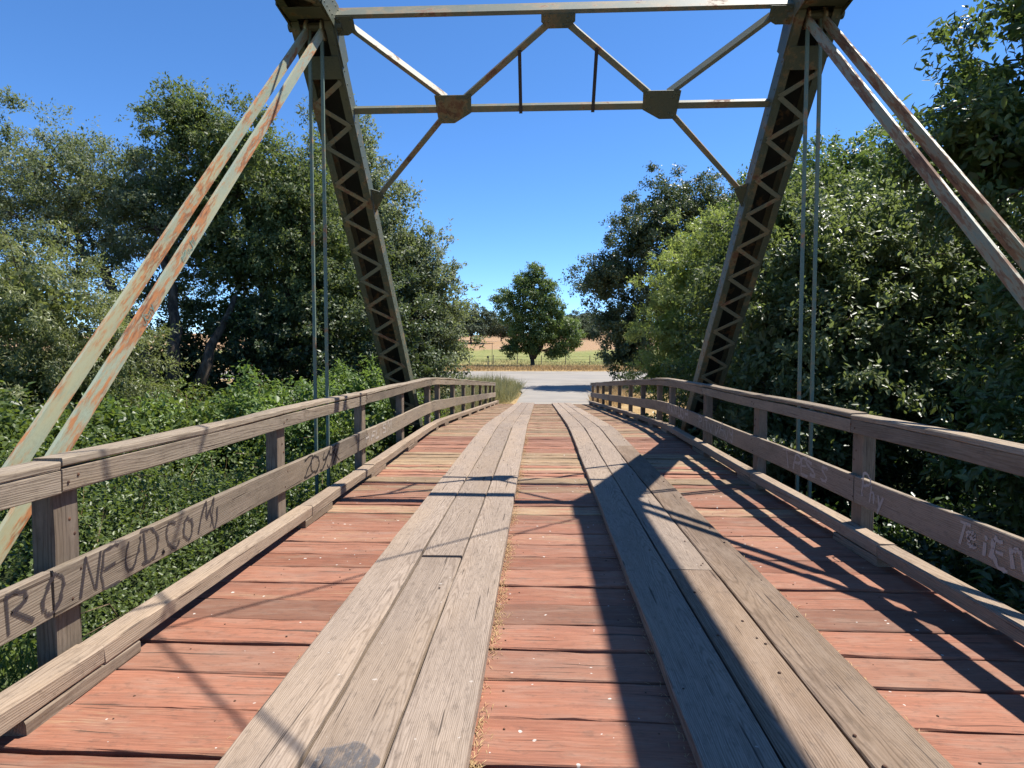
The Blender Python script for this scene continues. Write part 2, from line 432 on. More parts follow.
deck = MB(); board_y = []
y = -6.0
while y < DECK_END - .05:
    if y < 7.4: w_ = RNG.uniform(.295, .325)
    else: w_ = RNG.choice([.2, .24, .3, .155], p=[.4, .25, .15, .2])
    gap = RNG.choice([.009, .014, .026], p=[.5, .35, .15]) if y < 7.4 else RNG.uniform(.006, .022)
    yc = y + w_ / 2
    if yc < 6.2: pa = RNG.uniform(.40, .72)
    elif yc < 7.6: pa = RNG.uniform(.38, .60)
    elif yc < 10.1: pa = RNG.choice([.12, .3, .5])
    elif yc < 11.9: pa = RNG.uniform(.55, .78)
    else: pa = RNG.choice([.1, .22, .42, .6], p=[.35, .3, .25, .1])
    zz = dz(yc) - .0375 + RNG.normal(0, .0045)
    ya = RNG.normal(0, .004)
    pth = [(x, yc + ya * x, zz + RNG.normal(0, .0012)) for x in np.linspace(-2.49 + RNG.normal(0, .02), 2.54 + RNG.normal(0, .02), 34)]
    slope = (dz(yc + .1) - dz(yc - .1)) / .2
    deck.board(pth, w_ - .004, .075, (0, 1, slope), (0, -slope, 1), ch=.007, jit=.0018, tint=(pa, RNG.random(), RNG.random()))
    board_y.append((yc, zz + .0375))
    y += w_ + gap
deck.build('deck', M['deck'], bridge)

# wheel tracks: three lines of long planks each side
joints = {(-1, 0): [-6, -1.2, 7.72, 12.9, 18., 24., 32.1], (-1, 1): [-6, 0.4, 4.62, 7.75, 13.0, 19., 25., 32.12], (-1, 2): [-6, -2., 7.73, 13.1, 18.4, 25.5, 32.08],
          (1, 0): [-6, -.5, 8.35, 13.15, 19., 26., 32.1], (1, 1): [-6, 0., 4.42, 8.38, 13.1, 20., 26.5, 32.1], (1, 2): [-6, 1.2, 10.4, 13.3, 18., 25., 32.1]}
for sd in (-1, 1):
    trk = MB()
    first = None
    root = bpy.data.objects.new('wheel_track', None); COL.objects.link(root); root.parent = bridge; ROOT[root.name] = ROOT[bridge.name]
    for k in range(3):
        js = joints[(sd, k)]
        xc = sd * (.44 + .157 + k * .3185)
        for a, b in zip(js[:-1], js[1:]):
            mb = MB()
            lift = .034 + RNG.uniform(0, .003) + (.012 if b in (7.72, 7.75, 7.73) else 0)
            tw = RNG.normal(0, .004)
            pth = [(xc + tw * (q - .5) + RNG.normal(0, .0015), yy, lift + dz(yy)) for q, yy in zip(np.linspace(0, 1, max(3, int((b - a) / .35))), np.linspace(a + .006, b - .006, max(3, int((b - a) / .35))))]
            br = sd == 1 and ((k == 1 and a == 0.) or (k == 2 and a == 1.2))
            wk = .3045 + RNG.normal(0, .002)
            mb.board(pth, wk, .066, (1, 0, 0), (0, 0, 1), ch=.007, jit=.0014, tint=(1, RNG.uniform(.25, .75), RNG.random()), warp=.002, endjit=.003, slope=RNG.choice([-1, 1]) * RNG.uniform(.012, .03))
            po = mb.build('plank', M['runner_brown'] if br else M['runner'], root)
# scorched dark patch on the left middle plank, spike heads on planks
sp = MB()
for i in range(150):
    y_ = RNG.uniform(1.5, 20); sd = RNG.choice([-1, 1]); x_ = sd * (.44 + RNG.choice([.05, .25, .37, .57, .69, .9]) + RNG.normal(0, .01))
    if abs(x_) < .44 or abs(x_) > 1.39: continue
    zt = (.0725 if .44 < abs(x_) < 1.39 else .002) + dz(y_)
    sp.dome((x_, y_, zt), (0, 0, 1), RNG.uniform(.006, .011))
for yc, zt in board_y:
    if yc > 12 or yc < 1: continue
    for x_ in (-2.08, -1.6, -.34, .33, 1.58, 2.1):
        for dy in (-.07, .075):
            if RNG.random() < .55: sp.dome((x_ + RNG.normal(0, .018), yc + dy + RNG.normal(0, .012), zt), (0, 0, 1), RNG.uniform(.004, .0075))
s_ob = sp.build('spike_head', M['bolt'], bridge); s_ob['kind'] = 'stuff'

# --- portal plane frame
HIP = np.array([0, 7.9, 5.72]); AX = nrm([0, 5.85, -6.1]); NV = nrm(np.cross([1, 0, 0], AX))
if NV[2] < 0: NV = -NV
def pp(x, t, nn=0.): return HIP + np.array([x, 0, 0]) + AX * t + NV * nn
EX = np.array([1., 0, 0])

def laced_box(parent, xc, pf, t0, t1, axis, normal, lace_t, pitch, batt, name, mat, half=.255, depth=.24):
    """built-up steel box: two channel webs, cover plate on the outer side, lacing on the under side; pf(x,t,n) -> point"""
    web = MB()
    for s in (-1, 1):
        web.bar(pf(xc + s * half, t0), pf(xc + s * half, t1), normal, depth, .014)
    o = web.build(name, mat, parent)
    fl = MB()
    for s in (-1, 1):
        for nn in (-depth / 2 - .006, depth / 2 - .02):
            fl.bar(pf(xc + s * (half - .048), t0, nn), pf(xc + s * (half - .048), t1, nn), EX, .095, .012)
        fl.bar(pf(xc + s * (half + .02), t0, -depth / 2 + .03), pf(xc + s * (half + .02), t1, -depth / 2 + .03), normal, .07, .012) if False else None
    fl.build('flange', mat, o)
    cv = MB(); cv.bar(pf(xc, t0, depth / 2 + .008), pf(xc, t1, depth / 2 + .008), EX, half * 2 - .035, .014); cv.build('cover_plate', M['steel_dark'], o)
    lc = MB(); t = lace_t; s = 1; i = 0
    while t + pitch < t1 - .1:
        nn = -depth / 2 - .018 - .007 * (i % 2)
        lc.bar(pf(xc + s * (half - .05), t, nn), pf(xc - s * (half - .05), t + pitch, nn), EX, .062, .009)
        t += pitch; s = -s; i += 1
    lc.build('lacing', M['steel_portal'], o)
    for (a, b) in batt:
        bt = MB(); bt.bar(pf(xc, a, -depth / 2 - .019), pf(xc, b, -depth / 2 - .019), EX, half * 2 - .03, .012)
        bt.build('batten_plate', mat, o)
    rv_ = MB()
    tt = t0 + .1
    while tt < min(t1, 8.6) - .05:
        for s in (-1, 1):
            rv_.dome(pf(xc + s * (half - .03), tt, -depth / 2 - .012), -normal, .013)
            rv_.dome(pf(xc + s * (half + .008), tt, -depth / 2 + .06), EX * s, .013)
            if s * xc < 0: rv_.dome(pf(xc + s * (half - .06) * 1.0, tt, depth / 2 + .016), normal, .013)
        tt += .17
    rv_.build('rivet', mat, o)['kind'] = 'stuff'
    return o

for xc in (XL, XR):
    laced_box(bridge, xc, pp, -.10, 8.45, AX, NV, .62, .293, [(.30, .58), (8.1, 8.4)], 'end_post', M['steel'])
    # top chord runs back over the camera from the hip
    cz = 5.84
    def pc(x, t, nn=0.): return np.array([x, 7.78 - t, cz + nn])
    laced_box(bridge, xc, pc, 0., 20., np.array([0, -1., 0]), np.array([0, 0, 1.]), .46, .34, [(.12, .36)], 'top_chord', M['steel'])
    g = MB()    # hip gusset plates both sides
    for s in (-1, 1):
        x_ = xc + s * .272
        g.poly([(x_, 7.35, 6.0), (x_, 7.95, 6.0), (x_, 8.34, 5.50), (x_, 8.14, 5.32), (x_, 7.80, 5.66), (x_, 7.35, 5.70)], EX, .014)
        for k in range(6):
            g.dome((x_ + s * .007, 7.42 + k * .1, 5.93), EX * s, .014); g.dome((x_ + s * .007, 7.42 + k * .09, 5.76), EX * s, .014)
        g.build('hip_gusset', M['steel'], bridge); g = MB()
    g.poly([(xc - .265, 7.62, 5.99), (xc + .265, 7.62, 5.99), (xc + .265, 8.04, 5.905), (xc - .265, 8.04, 5.905)], (0, .2, 1), .014); g.build('added_hip_cap', M['steel'], bridge)  # added plate, blocks sun leaking through the gap at the hip
    pin = MB(); pin.tube([(xc - .34, 7.9, 5.72), (xc + .34, 7.9, 5.72)], .055, 10); pin.build('pin', M['steel'], bridge)

# eyebars (paired) and hanger bars
for xc in (XL, XR):
    for s in (-1, 1):
        b = MB(); x_ = xc + s * .10
        p0 = np.array([x_, 7.9, 5.68]); p1 = np.array([x_, 2.0, -.35])
        b.bar(p0, p1, (0, 1, 1), .115, .024)
        b.tube([(x_ - .0125, 7.9, 5.68), (x_ + .0125, 7.9, 5.68)], .12, 14); b.tube([(x_ - .0125, 2.0, -.35), (x_ + .0125, 2.0, -.35)], .12, 14)
        b.build('eyebar', M['steel_bar'] if xc < 0 else M['steel_bar_rusty'], bridge)
    for s in (-1, 1):
        b = MB(); x_ = xc + s * .078
        b.bar((x_, 7.9, 5.68), (x_, 7.9, -.5), EX, .036, .036)
        b.build('hanger_rod', M['steel_rod'], bridge)
    for s in (-1, 1):
        b = MB(); x_ = xc + s * .14
        b.bar((x_, -4.7, -.37), (x_, 14.2, -.37), (0, 0, 1), .12, .026); b.build('bottom_chord_bar', M['steel'], bridge)
# counter eyebars seen on the far side of the first pier are out of view; floor system:
for y_ in (1.6, 7.9, 14.2):
    b = MB()
    b.box((.08, y_, -.55), EX, (0, 1, 0), (0, 0, 1), 6.5, .014, .42)
    for zz in (-.345, -.755): b.box((.08, y_, zz), EX, (0, 1, 0), (0, 0, 1), 6.5, .18, .016)
    b.build('floor_beam', M['steel'], bridge)
for x_ in (-2.4, -1.6, -.8, 0, .8, 1.6, 2.4):
    b = MB(); b.board(ypath(x_, -.19, -6, DECK_END - .1, 1.), .12, .22, EX, (0, 0, 1)); b.build('stringer', M['beam'], bridge)
for y_ in (14.9, 20., 25.5):
    b = MB(); zt = dz(y_) - .31
    b.board([(-2.9, y_, zt - .14), (2.9, y_, zt - .14)], .3, .28, (0, 1, 0), (0, 0, 1))
    for x_ in (-2.4, -.8, .8, 2.4):
        b.board([(x_, y_, zt - .28), (x_ * 1.04, y_, float(ground(x_, y_)) - .4)], .28, .28, EX, (0, 1, 0))
    b.build('trestle_bent', M['beam'], bridge)

# portal frame members (in the plane of the end posts)
P_ = M['steel_portal']
def angle(x0, t0, x1, t1, wp, hn, name, mat=None, lower=True):
    """rolled angle: leg WP in the portal plane, leg HN square to it along the upper edge"""
    a, b = pp(x0, t0), pp(x1, t1); d = nrm(b - a); side = np.cross(NV, d)
    if side @ AX > 0: side = -side               # side points up the slope
    m_ = MB()
    m_.bar(a, b, side, wp, .012)
    off = side * (wp / 2 - .006) + NV * (hn / 2 + .006)
    m_.bar(a + off, b + off, NV, hn, .012)
    return m_.build(name, mat or P_, bridge)
angle(XL + .265, -.105, XR - .265, -.105, .05, .27, 'portal_strut')
angle(XL + .265, 1.06, XR - .265, 1.06, .085, .06, 'portal_strut')
cx = .045
angle(-2.56, .04, -1.46, .93, .05, .14, 'portal_diagonal'); angle(2.66, .02, 1.54, .92, .05, .14, 'portal_diagonal')
angle(cx - .13, .04, -1.20, .92, .075, .05, 'portal_diagonal'); angle(cx + .13, .04, 1.29, .91, .075, .05, 'portal_diagonal')
angle(-1.47, 1.12, -2.72, 2.44, .07, .05, 'knee_brace'); angle(1.56, 1.12, 2.88, 2.41, .07, .05, 'knee_brace')
def gus(pts, name='gusset_plate'):
    m_ = MB(); m_.poly([pp(x, t, -.02) for x, t in pts], NV, .012)
    cx_ = sum(p[0] for p in pts) / len(pts); ct = sum(p[1] for p in pts) / len(pts)
    g_ = m_.build(name, M['steel'], bridge); m_ = MB()
    for (x, t) in pts:
        for q in (.55, .78): m_.dome(pp(cx_ + (x - cx_) * q, ct + (t - ct) * q, -.026), -NV, .014)
    m_.build('rivet', M['steel'], g_)['kind'] = 'stuff'
gus([(cx - .21, -.09), (cx + .21, -.09), (cx + .21, .0), (cx + .12, .075), (cx - .12, .075), (cx - .21, .0)])
gus([(-1.60, .86), (-1.10, .86), (-1.12, 1.10), (-1.36, 1.24), (-1.58, 1.24)])
gus([(1.69, .85), (1.19, .85), (1.21, 1.10), (1.45, 1.23), (1.67, 1.23)])
gus([(XL + .272, -.12), (-2.50, -.12), (-2.50, .05), (-2.60, .10), (XL + .272, .10)])
gus([(XR - .272, -.12), (2.60, -.12), (2.60, .04), (2.70, .09), (XR - .272, .09)])
gus([(XL + .265, 2.22), (-2.62, 2.26), (-2.55, 2.34), (XL + .265, 2.62)])
gus([(XR - .265, 2.20), (2.78, 2.24), (2.71, 2.32), (XR - .265, 2.60)])
for x_, tt in ((-.44, .34), (.54, .33)):
    b = MB(); b.bar(pp(x_, tt - .02, -.02), pp(x_, 1.12, -.02), EX, .045, .014); b.build('sign_hanger_strap', M['black_steel'], bridge)
# sway rods and the next transverse strut overhead (their shadows cross the deck)
for a, b_ in (((XL, 1.6, 5.12), (XR, 7.6, 5.97)), ((XR, 1.6, 5.08), (XL, 7.6, 5.93))):
    b = MB(); b.tube([a, b_], .014, 8); b.build('sway_rod', M['steel_rod'], bridge)
for y_ in (1.6, -4.7):
    b = MB()
    for zz in (5.48, 5.72): b.bar((XL, y_, zz), (XR, y_, zz), (0, 1, 0), .09, .014)
    for k in range(14):
        x0 = XL + .3 + k * .4
        b.bar((x0, y_, 5.48 if k % 2 else 5.72), (x0 + .4, y_, 5.72 if k % 2 else 5.48), (0, 0, 1), .04, .008)
    b.build('transverse_strut', M['steel'], bridge)
    # vertical posts at the inner panel points
    for xc in (XL, XR):
        b = MB()
        for s in (-1, 1): b.bar((xc + s * .12, y_, -.4), (xc + s * .12, y_, 5.45), (0, 1, 0), .15, .016)
        if y_ < 0: b.build('vertical_post', M['steel'], bridge)

# ------------------------------------------------------------------ graffiti strokes
GLY = {
 'R': [[(0, 0), (.05, 1)], [(.05, 1), (.55, .9), (.6, .65), (.08, .5)], [(.2, .5), (.7, 0)]],
 'O': [[(.3, 1), (.05, .75), (.0, .3), (.25, 0), (.55, .2), (.62, .7), (.3, 1)]],
 'N': [[(0, 0), (.08, 1)], [(.08, 1), (.5, .05)], [(.5, .05), (.6, 1)]],
 'E': [[(.55, 1), (.05, .95), (.0, .05), (.55, 0)], [(.02, .5), (.45, .55)]],
 'Z': [[(.0, .92), (.6, 1), (.05, .0), (.65, .05)]],
 'U': [[(0, 1), (.03, .25), (.28, 0), (.55, .2), (.6, 1)]],
 'D': [[(.1, 0), (.12, 1)], [(-.02, 1), (.5, .92), (.72, .5), (.5, .05), (0, .02)]],
 '.': [[(.1, .0), (.2, .02), (.17, .12), (.1, .1)]],
 'C': [[(.62, .82), (.35, 1), (.05, .65), (.05, .25), (.3, 0), (.65, .18)]],
 'M': [[(0, 0), (.12, 1), (.38, .35), (.62, 1), (.72, 0)]],
 'V': [[(0, 1), (.3, 0), (.62, 1)]],
 'v': [[(0, 1), (.22, .1), (.42, .95)], [(.22, .1), (.3, 1.0)]],
 'Y': [[(0, 1), (.1, .55), (.4, .55), (.52, 1)], [(.5, .95), (.3, -.15), (.05, -.05)]],
 'X': [[(0, 0), (.62, 1)], [(.05, 1), (.72, .02)]],
 'H': [[(0, 0), (.05, 1)], [(.55, 0), (.6, 1)], [(.03, .5), (.57, .52)]],
 'F': [[(0, 0), (.05, 1), (.55, .95)], [(.03, .55), (.45, .55)]],
 'L': [[(.05, 1), (0, .02), (.5, .05)]],
 'I': [[(.1, 0), (.13, 1)]],
 'S': [[(.55, .88), (.25, 1), (.02, .75), (.5, .35), (.38, .05), (0, .12)]],
 'P': [[(0, 0), (.05, 1), (.5, .92), (.52, .6), (.05, .48)]],
 'T': [[(0, .98), (.65, 1)], [(.34, 1), (.3, 0)]],
 'A': [[(0, 0), (.3, 1), (.6, 0)], [(.12, .4), (.5, .4)]],
 'i': [[(.1, 0), (.12, .62)], [(.1, .85), (.15, .88)]],
 'l': [[(.08, 0), (.12, 1)]],
 'e': [[(.02, .32), (.45, .38), (.35, .62), (.05, .5), (.05, .12), (.3, 0), (.5, .12)]],
 'c': [[(.45, .5), (.25, .62), (.02, .4), (.08, .08), (.3, 0), (.5, .12)]],
 'n': [[(.02, 0), (.05, .6)], [(.05, .45), (.3, .62), (.45, .45), (.47, 0)]],
'h': [[(0, 0), (.04, 1)], [(.03, .42), (.25, .6), (.42, .42), (.44, 0)]],
 'y': [[(0, .6), (.2, .08)], [(.45, .62), (.1, -.4)]],
 'J': [[(.4, 1), (.42, .1), (.15, 0), (0, .2)]],
 'o': [[(.25, .62), (.02, .35), (.2, 0), (.45, .25), (.25, .62)]],
 ' ': [],
}
def spraymat(name, col, amount):
    m, nt = new_mat(name); n = N(nt)
    p = n.node('ShaderNodeTexCoord').outputs['Object']
    a = n.math('ADD', n.math('MULTIPLY', n.noise(n.vmul(p, (30., 7., 70.)), 1., 4., .7), .6), n.math('MULTIPLY', n.noise(p, 9., 3., .6), .4))
    f = n.ramp(a, .62 - amount * .5, .78 - amount * .3)
    f = n.math('MULTIPLY', n.math('SUBTRACT', 1., f), .78)
    b = n.principled(col, .8, None, .1); t = n.node('ShaderNodeBsdfTransparent')
    mx = n.node('ShaderNodeMixShader'); n.link(f, mx.inputs[0]); n.link(t.outputs[0], mx.inputs[1]); n.link(b, mx.inputs[2]); n.out(mx.outputs[0])
    return m
M['spray_black'] = spraymat('black_spray_paint', (.045, .038, .04), .10)
M['spray_fresh'] = spraymat('fresh_black_spray_paint', (.02, .018, .02), -.5)
M['spray_pale'] = spraymat('faded_pale_paint', (.44, .39, .34), .12)
M['spray_teal'] = spraymat('teal_scratched_marks', (.10, .22, .20), .1)
def smooth_line(pts, k=5):
    pts = [np.array(p, float) for p in pts]
    if len(pts) < 3: return pts
    out = []
    for i in range(len(pts) - 1):
        p0, p1, p2, p3 = pts[max(i - 1, 0)], pts[i], pts[i + 1], pts[min(i + 2, len(pts) - 1)]
        for q in range(k):
            t = q / k
            out.append(.5 * ((2 * p1) + (p2 - p0) * t + (2 * p0 - 5 * p1 + 4 * p2 - p3) * t * t + (3 * p1 - p0 - 3 * p2 + p3) * t ** 3))
    out.append(pts[-1]); return out
def write(text, o, ux, uy, h, adv, wst, nv, mat, parent, sx=1.):
    """strokes of TEXT starting at o, baseline along ux, height h along uy, lying on the board"""
    m_ = MB(); o = np.asarray(o, float); ux, uy, nv = np.asarray(ux, float), np.asarray(uy, float), nrm(nv); x = 0.; lay = 0
    for chh in text:
        ja, js, jy = RNG.normal(0, .17), RNG.uniform(.82, 1.22), RNG.normal(0, .07)
        for st in GLY.get(chh, []):
            ln = [np.array([(q[0] + ja * q[1]) * js, q[1] * js + jy]) + RNG.normal(0, .026, 2) for q in smooth_line(st)]; lay = (lay + 1) % 6
            P3 = [o + ux * (x + q[0] * h * sx) + uy * (q[1] * h) + nv * (.0030 + .0003 * lay) for q in ln]
            V = []
            for i, p in enumerate(P3):
                d = nrm(P3[min(i + 1, len(P3) - 1)] - P3[max(i - 1, 0)]); sdv = np.cross(nv, d) * wst / 2 * RNG.uniform(.55, 1.4)
                V += [p - sdv, p + sdv]
            m_.add(V, [(2 * i, 2 * i + 1, 2 * i + 3, 2 * i + 2) for i in range(len(P3) - 1)])
        x += adv * h * (1. if chh not in '.Ii l' else .55)
    return m_.build('graffiti', mat, parent)

# ------------------------------------------------------------------ RAILINGS AND KERBS
def railing(sd, label, posts, first_joint):
    root = thing('timber_railing', label, 'railing', (sd * 2.55, 2.9, 0))
    xi = sd * 2.475                                           # centre of the rail boards (inner face of the posts is behind)
    for y_ in posts:
        b = MB(); x_ = sd * 2.55; hh = 1.065
        zb = -.35
        b.board([(x_, y_, zb + dz(y_)), (x_, y_, .3 + dz(y_)), (x_, y_, .7 + dz(y_)), (x_, y_, hh + dz(y_))], .105, .165, EX, (0, 1, 0), ch=.006, jit=.002)
        po = b.build('post', M['post'], root)
        if y_ < 14:
            for (dy, z_) in ((-.03, .995), (.035, 1.02), (-.03, .42), (.03, .55)):
                bo = MB(); bo.dome((sd * 2.4535, y_ + dy, z_ + dz(y_)), (-sd, 0, 0), .009); bo.build('bolt', M['bolt'], po)
            for (dy, z_) in ((.02, .80), (.05, .72)):
                bo = MB(); bo.dome((sd * 2.4985, y_ + dy, z_ + dz(y_)), (-sd, 0, 0), .012); bo.build('bolt', M['bolt'], po)
    js = [-5.5, first_joint] + [p for p in posts if p > first_joint + 2.2][1::2]
    if js[-1] < 31.5: js.append(32.4)
    mids = []
    for i, (a, b_) in enumerate(zip(js[:-1], js[1:])):
        bb = MB(); rz = RNG.normal(0, .004)
        bb.board(ypath(sd * 2.525, 1.087 + rz, a + .004, b_ - .004, .6), .148, .042, EX, (0, 0, 1), ch=.008, jit=.002, warp=.006, endjit=.003); bb.build('rail_cap', M['rail'], root)
        bb = MB(); bb.board(ypath(xi, 1.005, a + .006, b_ - .006, .6), .042, .112, EX, (0, 0, 1), ch=.004, jit=.0015, warp=.004, endjit=.003); bb.build('top_board', M['rail'], root)
    mj = [-5.5, first_joint - .08] + [p for p in posts if p > first_joint + 2.2][1::2]
    if mj[-1] < 31.5: mj.append(32.3)
    for i, (a, b_) in enumerate(zip(mj[:-1], mj[1:])):
        bb = MB(); bb.board(ypath(xi, .488, a + .008, b_ - .008, .5), (.044), .225, EX, (0, 0, 1), ch=.005, jit=.0007, warp=.004, endjit=.004)
        mids.append((bb.build('mid_board', M['rail'], root), a, b_))
    return root, mids
pl = [-4.8, -2.2, .2, 2.91, 5.45, 8.06, 10.42, 13.0, 14.25, 16.75, 19.15, 21.9, 24.6, 27.2, 29.6, 32.0]
pr = [-5., -2.4, .2, 2.78, 5.30, 7.75, 10.15, 12.85, 14.2, 16.45, 18.7, 21.3, 24.1, 26.7, 29.3, 32.0]
rail_l, midl = railing(-1, 'weathered grey timber railing in full sun, covered in black graffiti, beside the brambles', pl, 2.84)
rail_r, midr = railing(1, 'timber railing in shade with faded pale scrawls, in front of the dark trees', pr, 5.34)

# split lower lip along the left mid board's first bay
def mid_at(mids, y_):
    for o_, a, b in mids:
        if a <= y_ <= b: return o_
    return mids[0][0]
fx = -2.475 + .022
write('RO', (fx, 2.52, .40), (0, 1, 0), (0, .0, 1), .18, .92, .020, EX, M['spray_black'], mid_at(midl, 2.7), 1.0)
write('NEUD.COMV', (fx, 2.93, .405), (0, 1, 0), (0, .0, 1), .175, .93, .017, EX, M['spray_black'], mid_at(midl, 4), 1.05)
write('Zoyyx'.upper(), (fx, 5.85, .42), (0, 1, 0), (0, .15, 1), .16, 1.35, .022, EX, M['spray_fresh'], mid_at(midl, 6.2), 2.1)
write('HFLISM', (fx, 8.0, .43), (0, 1, 0), (0, 0, 1), .13, 1.9, .024, EX, M['spray_pale'], mid_at(midl, 8.6), 2.4)
fr = 2.475 - .022
write('TeilEn', (fr, 3.98, .42), (0, -1, 0), (0, 0, 1), .16, .72, .026, -EX, M['spray_pale'], mid_at(midr, 3.9), 1.05)
write('Phy', (fr, 5.12, .44), (0, -1, 0), (0, 0, 1), .15, .75, .022, -EX, M['spray_pale'], mid_at(midr, 5.), 1.1)
write('TPESS', (fr, 6.7, .42), (0, -1, 0), (0, 0, 1), .16, 1.3, .026, -EX, M['spray_pale'], mid_at(midr, 6.), 1.6)
write('PITVVAVY', (fr, 10.3, .42), (0, -1, 0), (0, 0, 1), .15, 1.7, .03, -EX, M['spray_pale'], mid_at(midr, 9.), 2.0)
write('MANUOH', (fr, 12.8, .43), (0, -1, 0), (0, 0, 1), .16, 1.9, .04, -EX, M['spray_pale'], mid_at(midr, 12.), 2.2)
# scratched name on the inner left eyebar
eb = [o_ for o_ in bridge.children if o_.name.startswith('eyebar')]
ebd = nrm(np.array([0, 5.9, 6.03])); ebu = nrm(np.cross(ebd, EX)); ebu = ebu if ebu[2] > 0 else -ebu
write('Jony', np.array([XL + .10 + .0125, 2.0, -.35]) + ebd * 3.05 - ebu * .035, ebd, ebu, .075, .62, .008, EX, M['spray_teal'], eb[1])
write('eln oJnl', np.array([XL + .10 + .0125, 2.0, -.35]) + ebd * 3.75 - ebu * .035, ebd, ebu, .065, .6, .007, EX, M['spray_teal'], eb[1])

def kerb(sd, label, xc, joints_, blocks):
    root = thing('timber_kerb', label, 'kerb', (xc, 2.9, 0))
    for a, b_ in zip(joints_[:-1], joints_[1:]):
        bb = MB(); bb.board(ypath(xc, .118 + RNG.normal(0, .003), a + .004, b_ - .004, .6), .145, .10, EX, (0, 0, 1), ch=.009, jit=.002, endjit=.004, warp=.003, tint=(1, RNG.uniform(.45, .9), .5))
        bb.build('kerb_beam', M['kerb'], root)
    for c, L in blocks:
        bb = MB(); bb.board(ypath(xc + RNG.normal(0, .004), .032, c - L / 2, c + L / 2, .3), .142, .07, EX, (0, 0, 1), ch=.006, jit=.002, endjit=.004)
        bb.build('spacer_block', M['kerb'], root)
    return root
kerb(-1, 'sunlit timber kerb on spacer blocks along the bramble edge of the deck', -2.405,
     [-5.8, -1., 2.92, 5.75, 7.95, 10.6, 13.0, 18., 24., 28., 32.5],
     [(y_, .75) for y_ in (-4.8, -2.2, .3, 2.82, 5.95, 8.2, 10.45)] + [(13.0, .3), (14.3, .6), (16.7, .7), (19.1, .7), (21.7, .7), (24.3, .7), (27., .7), (29.4, .7), (31.9, .7)])
kerb(1, 'shaded timber kerb with a thin sunlit top on the dark tree edge of the deck', 2.455,
     [-5.8, -.5, 4.75, 7.6, 10.4, 13.1, 18., 23.5, 28., 32.5],
     [(y_, .7) for y_ in (-5., -2.4, .2, 2.78, 5.1, 7.75, 10.1)] + [(12.9, .6), (14.4, .6), (16.6, .7), (19., .7), (21.5, .7), (24.1, .7), (26.7, .7), (29.3, .7), (31.9, .7)])

# ------------------------------------------------------------------ leaf meshes
def leaf_mesh(name, pos, tip, nr, L, W, lv, mat, parent=None, six=False):
    o0 = ROOT[parent.name] if parent is not None else np.zeros(3)
    tip = nrm(tip); nr = nr - tip * np.sum(nr * tip, -1, keepdims=True); nr = nrm(nr); rt = np.cross(tip, nr)
    L = np.asarray(L)[:, None]; W = np.asarray(W)[:, None]; pos = pos - o0
    if six:
        pts = [pos, pos + tip * L * .3 + rt * W * .46 + nr * W * .12, pos + tip * L * .68 + rt * W * .36 + nr * W * .06 - nr * L * .05, pos + tip * L - nr * L * .12,
               pos + tip * L * .68 - rt * W * .36 + nr * W * .06 - nr * L * .05, pos + tip * L * .3 - rt * W * .46 + nr * W * .12]
    else:
        pts = [pos, pos + tip * L * .45 + rt * W * .5 + nr * W * .1, pos + tip * L - nr * L * .1, pos + tip * L * .45 - rt * W * .5 + nr * W * .1]
    k = len(pts); n_ = len(pos)
    V = np.stack(pts, 1).reshape(-1, 3).astype(np.float32)
    me = bpy.data.meshes.new(name)
    me.vertices.add(n_ * k); me.vertices.foreach_set('co', V.ravel())
    if six:
        idx = np.arange(n_ * 6).reshape(n_, 6)
        loops = np.concatenate([idx[:, [0, 1, 2, 3]], idx[:, [0, 3, 4, 5]]], 1).reshape(-1); nf = n_ * 2
    else:
        idx = np.arange(n_ * 4).reshape(n_, 4)
        loops = idx.reshape(-1); nf = n_
    me.loops.add(len(loops)); me.loops.foreach_set('vertex_index', loops.astype(np.int32))
    me.polygons.add(nf); me.polygons.foreach_set('loop_start', (np.arange(nf) * 4).astype(np.int32))
    at = me.attributes.new('lv', 'FLOAT', 'POINT'); at.data.foreach_set('value', np.repeat(np.clip(lv, 0, 1), k).astype(np.float32))
    me.materials.append(mat); me.update(calc_edges=True)
    o = bpy.data.objects.new(name, me); COL.objects.link(o)
    if parent is not None: o.parent = parent
    ROOT[o.name] = o0
    return o

def sprays(S, D, L, m, rng, leafL, leafW, outw, spread=.10, droop=.2, cl=None, upb=.6, cen=None):
    """leaves set along twigs S + D*L; returns arrays for leaf_mesh"""
    n_ = len(S)
    t = (np.arange(m)[None, :] + rng.random((n_, m))) / m
    pos = S[:, None] + D[:, None] * (L[:, None] * t)[..., None]
    pos = pos + rng.normal(0, 1, (n_, m, 3)) * (spread * (1.1 - .6 * t))[..., None]
    tip = D[:, None] * .7 + rng.normal(0, .75, (n_, m, 3)) + np.array([0, 0, -droop])
    nr = rng.normal(0, .55, (n_, m, 3)) + np.array([0, 0, upb]) + outw[:, None] * .55
    if cen is not None: nr = nr * .8 + nrm(pos - cen[:, None] + np.array([0, 0, .08])) * .95
    ln = leafL * rng.uniform(.6, 1.3, (n_, m)); wd = ln * leafW
    lv = np.clip((cl if cl is not None else rng.random(n_))[:, None] * .66 + rng.random((n_, m)) * .34, 0, 1)
    f = lambda a: a.reshape(-1, *a.shape[2:])
    return f(pos), f(tip), f(nr), f(ln), f(wd), f(lv)

def cat(parts): return [np.concatenate(x) for x in zip(*parts)]

def curve(a, b, sag, rng, k=6, jit=.06):
    a, b = np.asarray(a, float), np.asarray(b, float); d = np.linalg.norm(b - a)
    pts = []
    j = rng.normal(0, jit * d, (k, 3)); j[0] = 0; j[-1] = 0
    for i in range(k):
        t = i / (k - 1)
        pts.append(a + (b - a) * t + np.array([0, 0, sag * d * 4 * t * (1 - t)]) + j[i])
    return pts

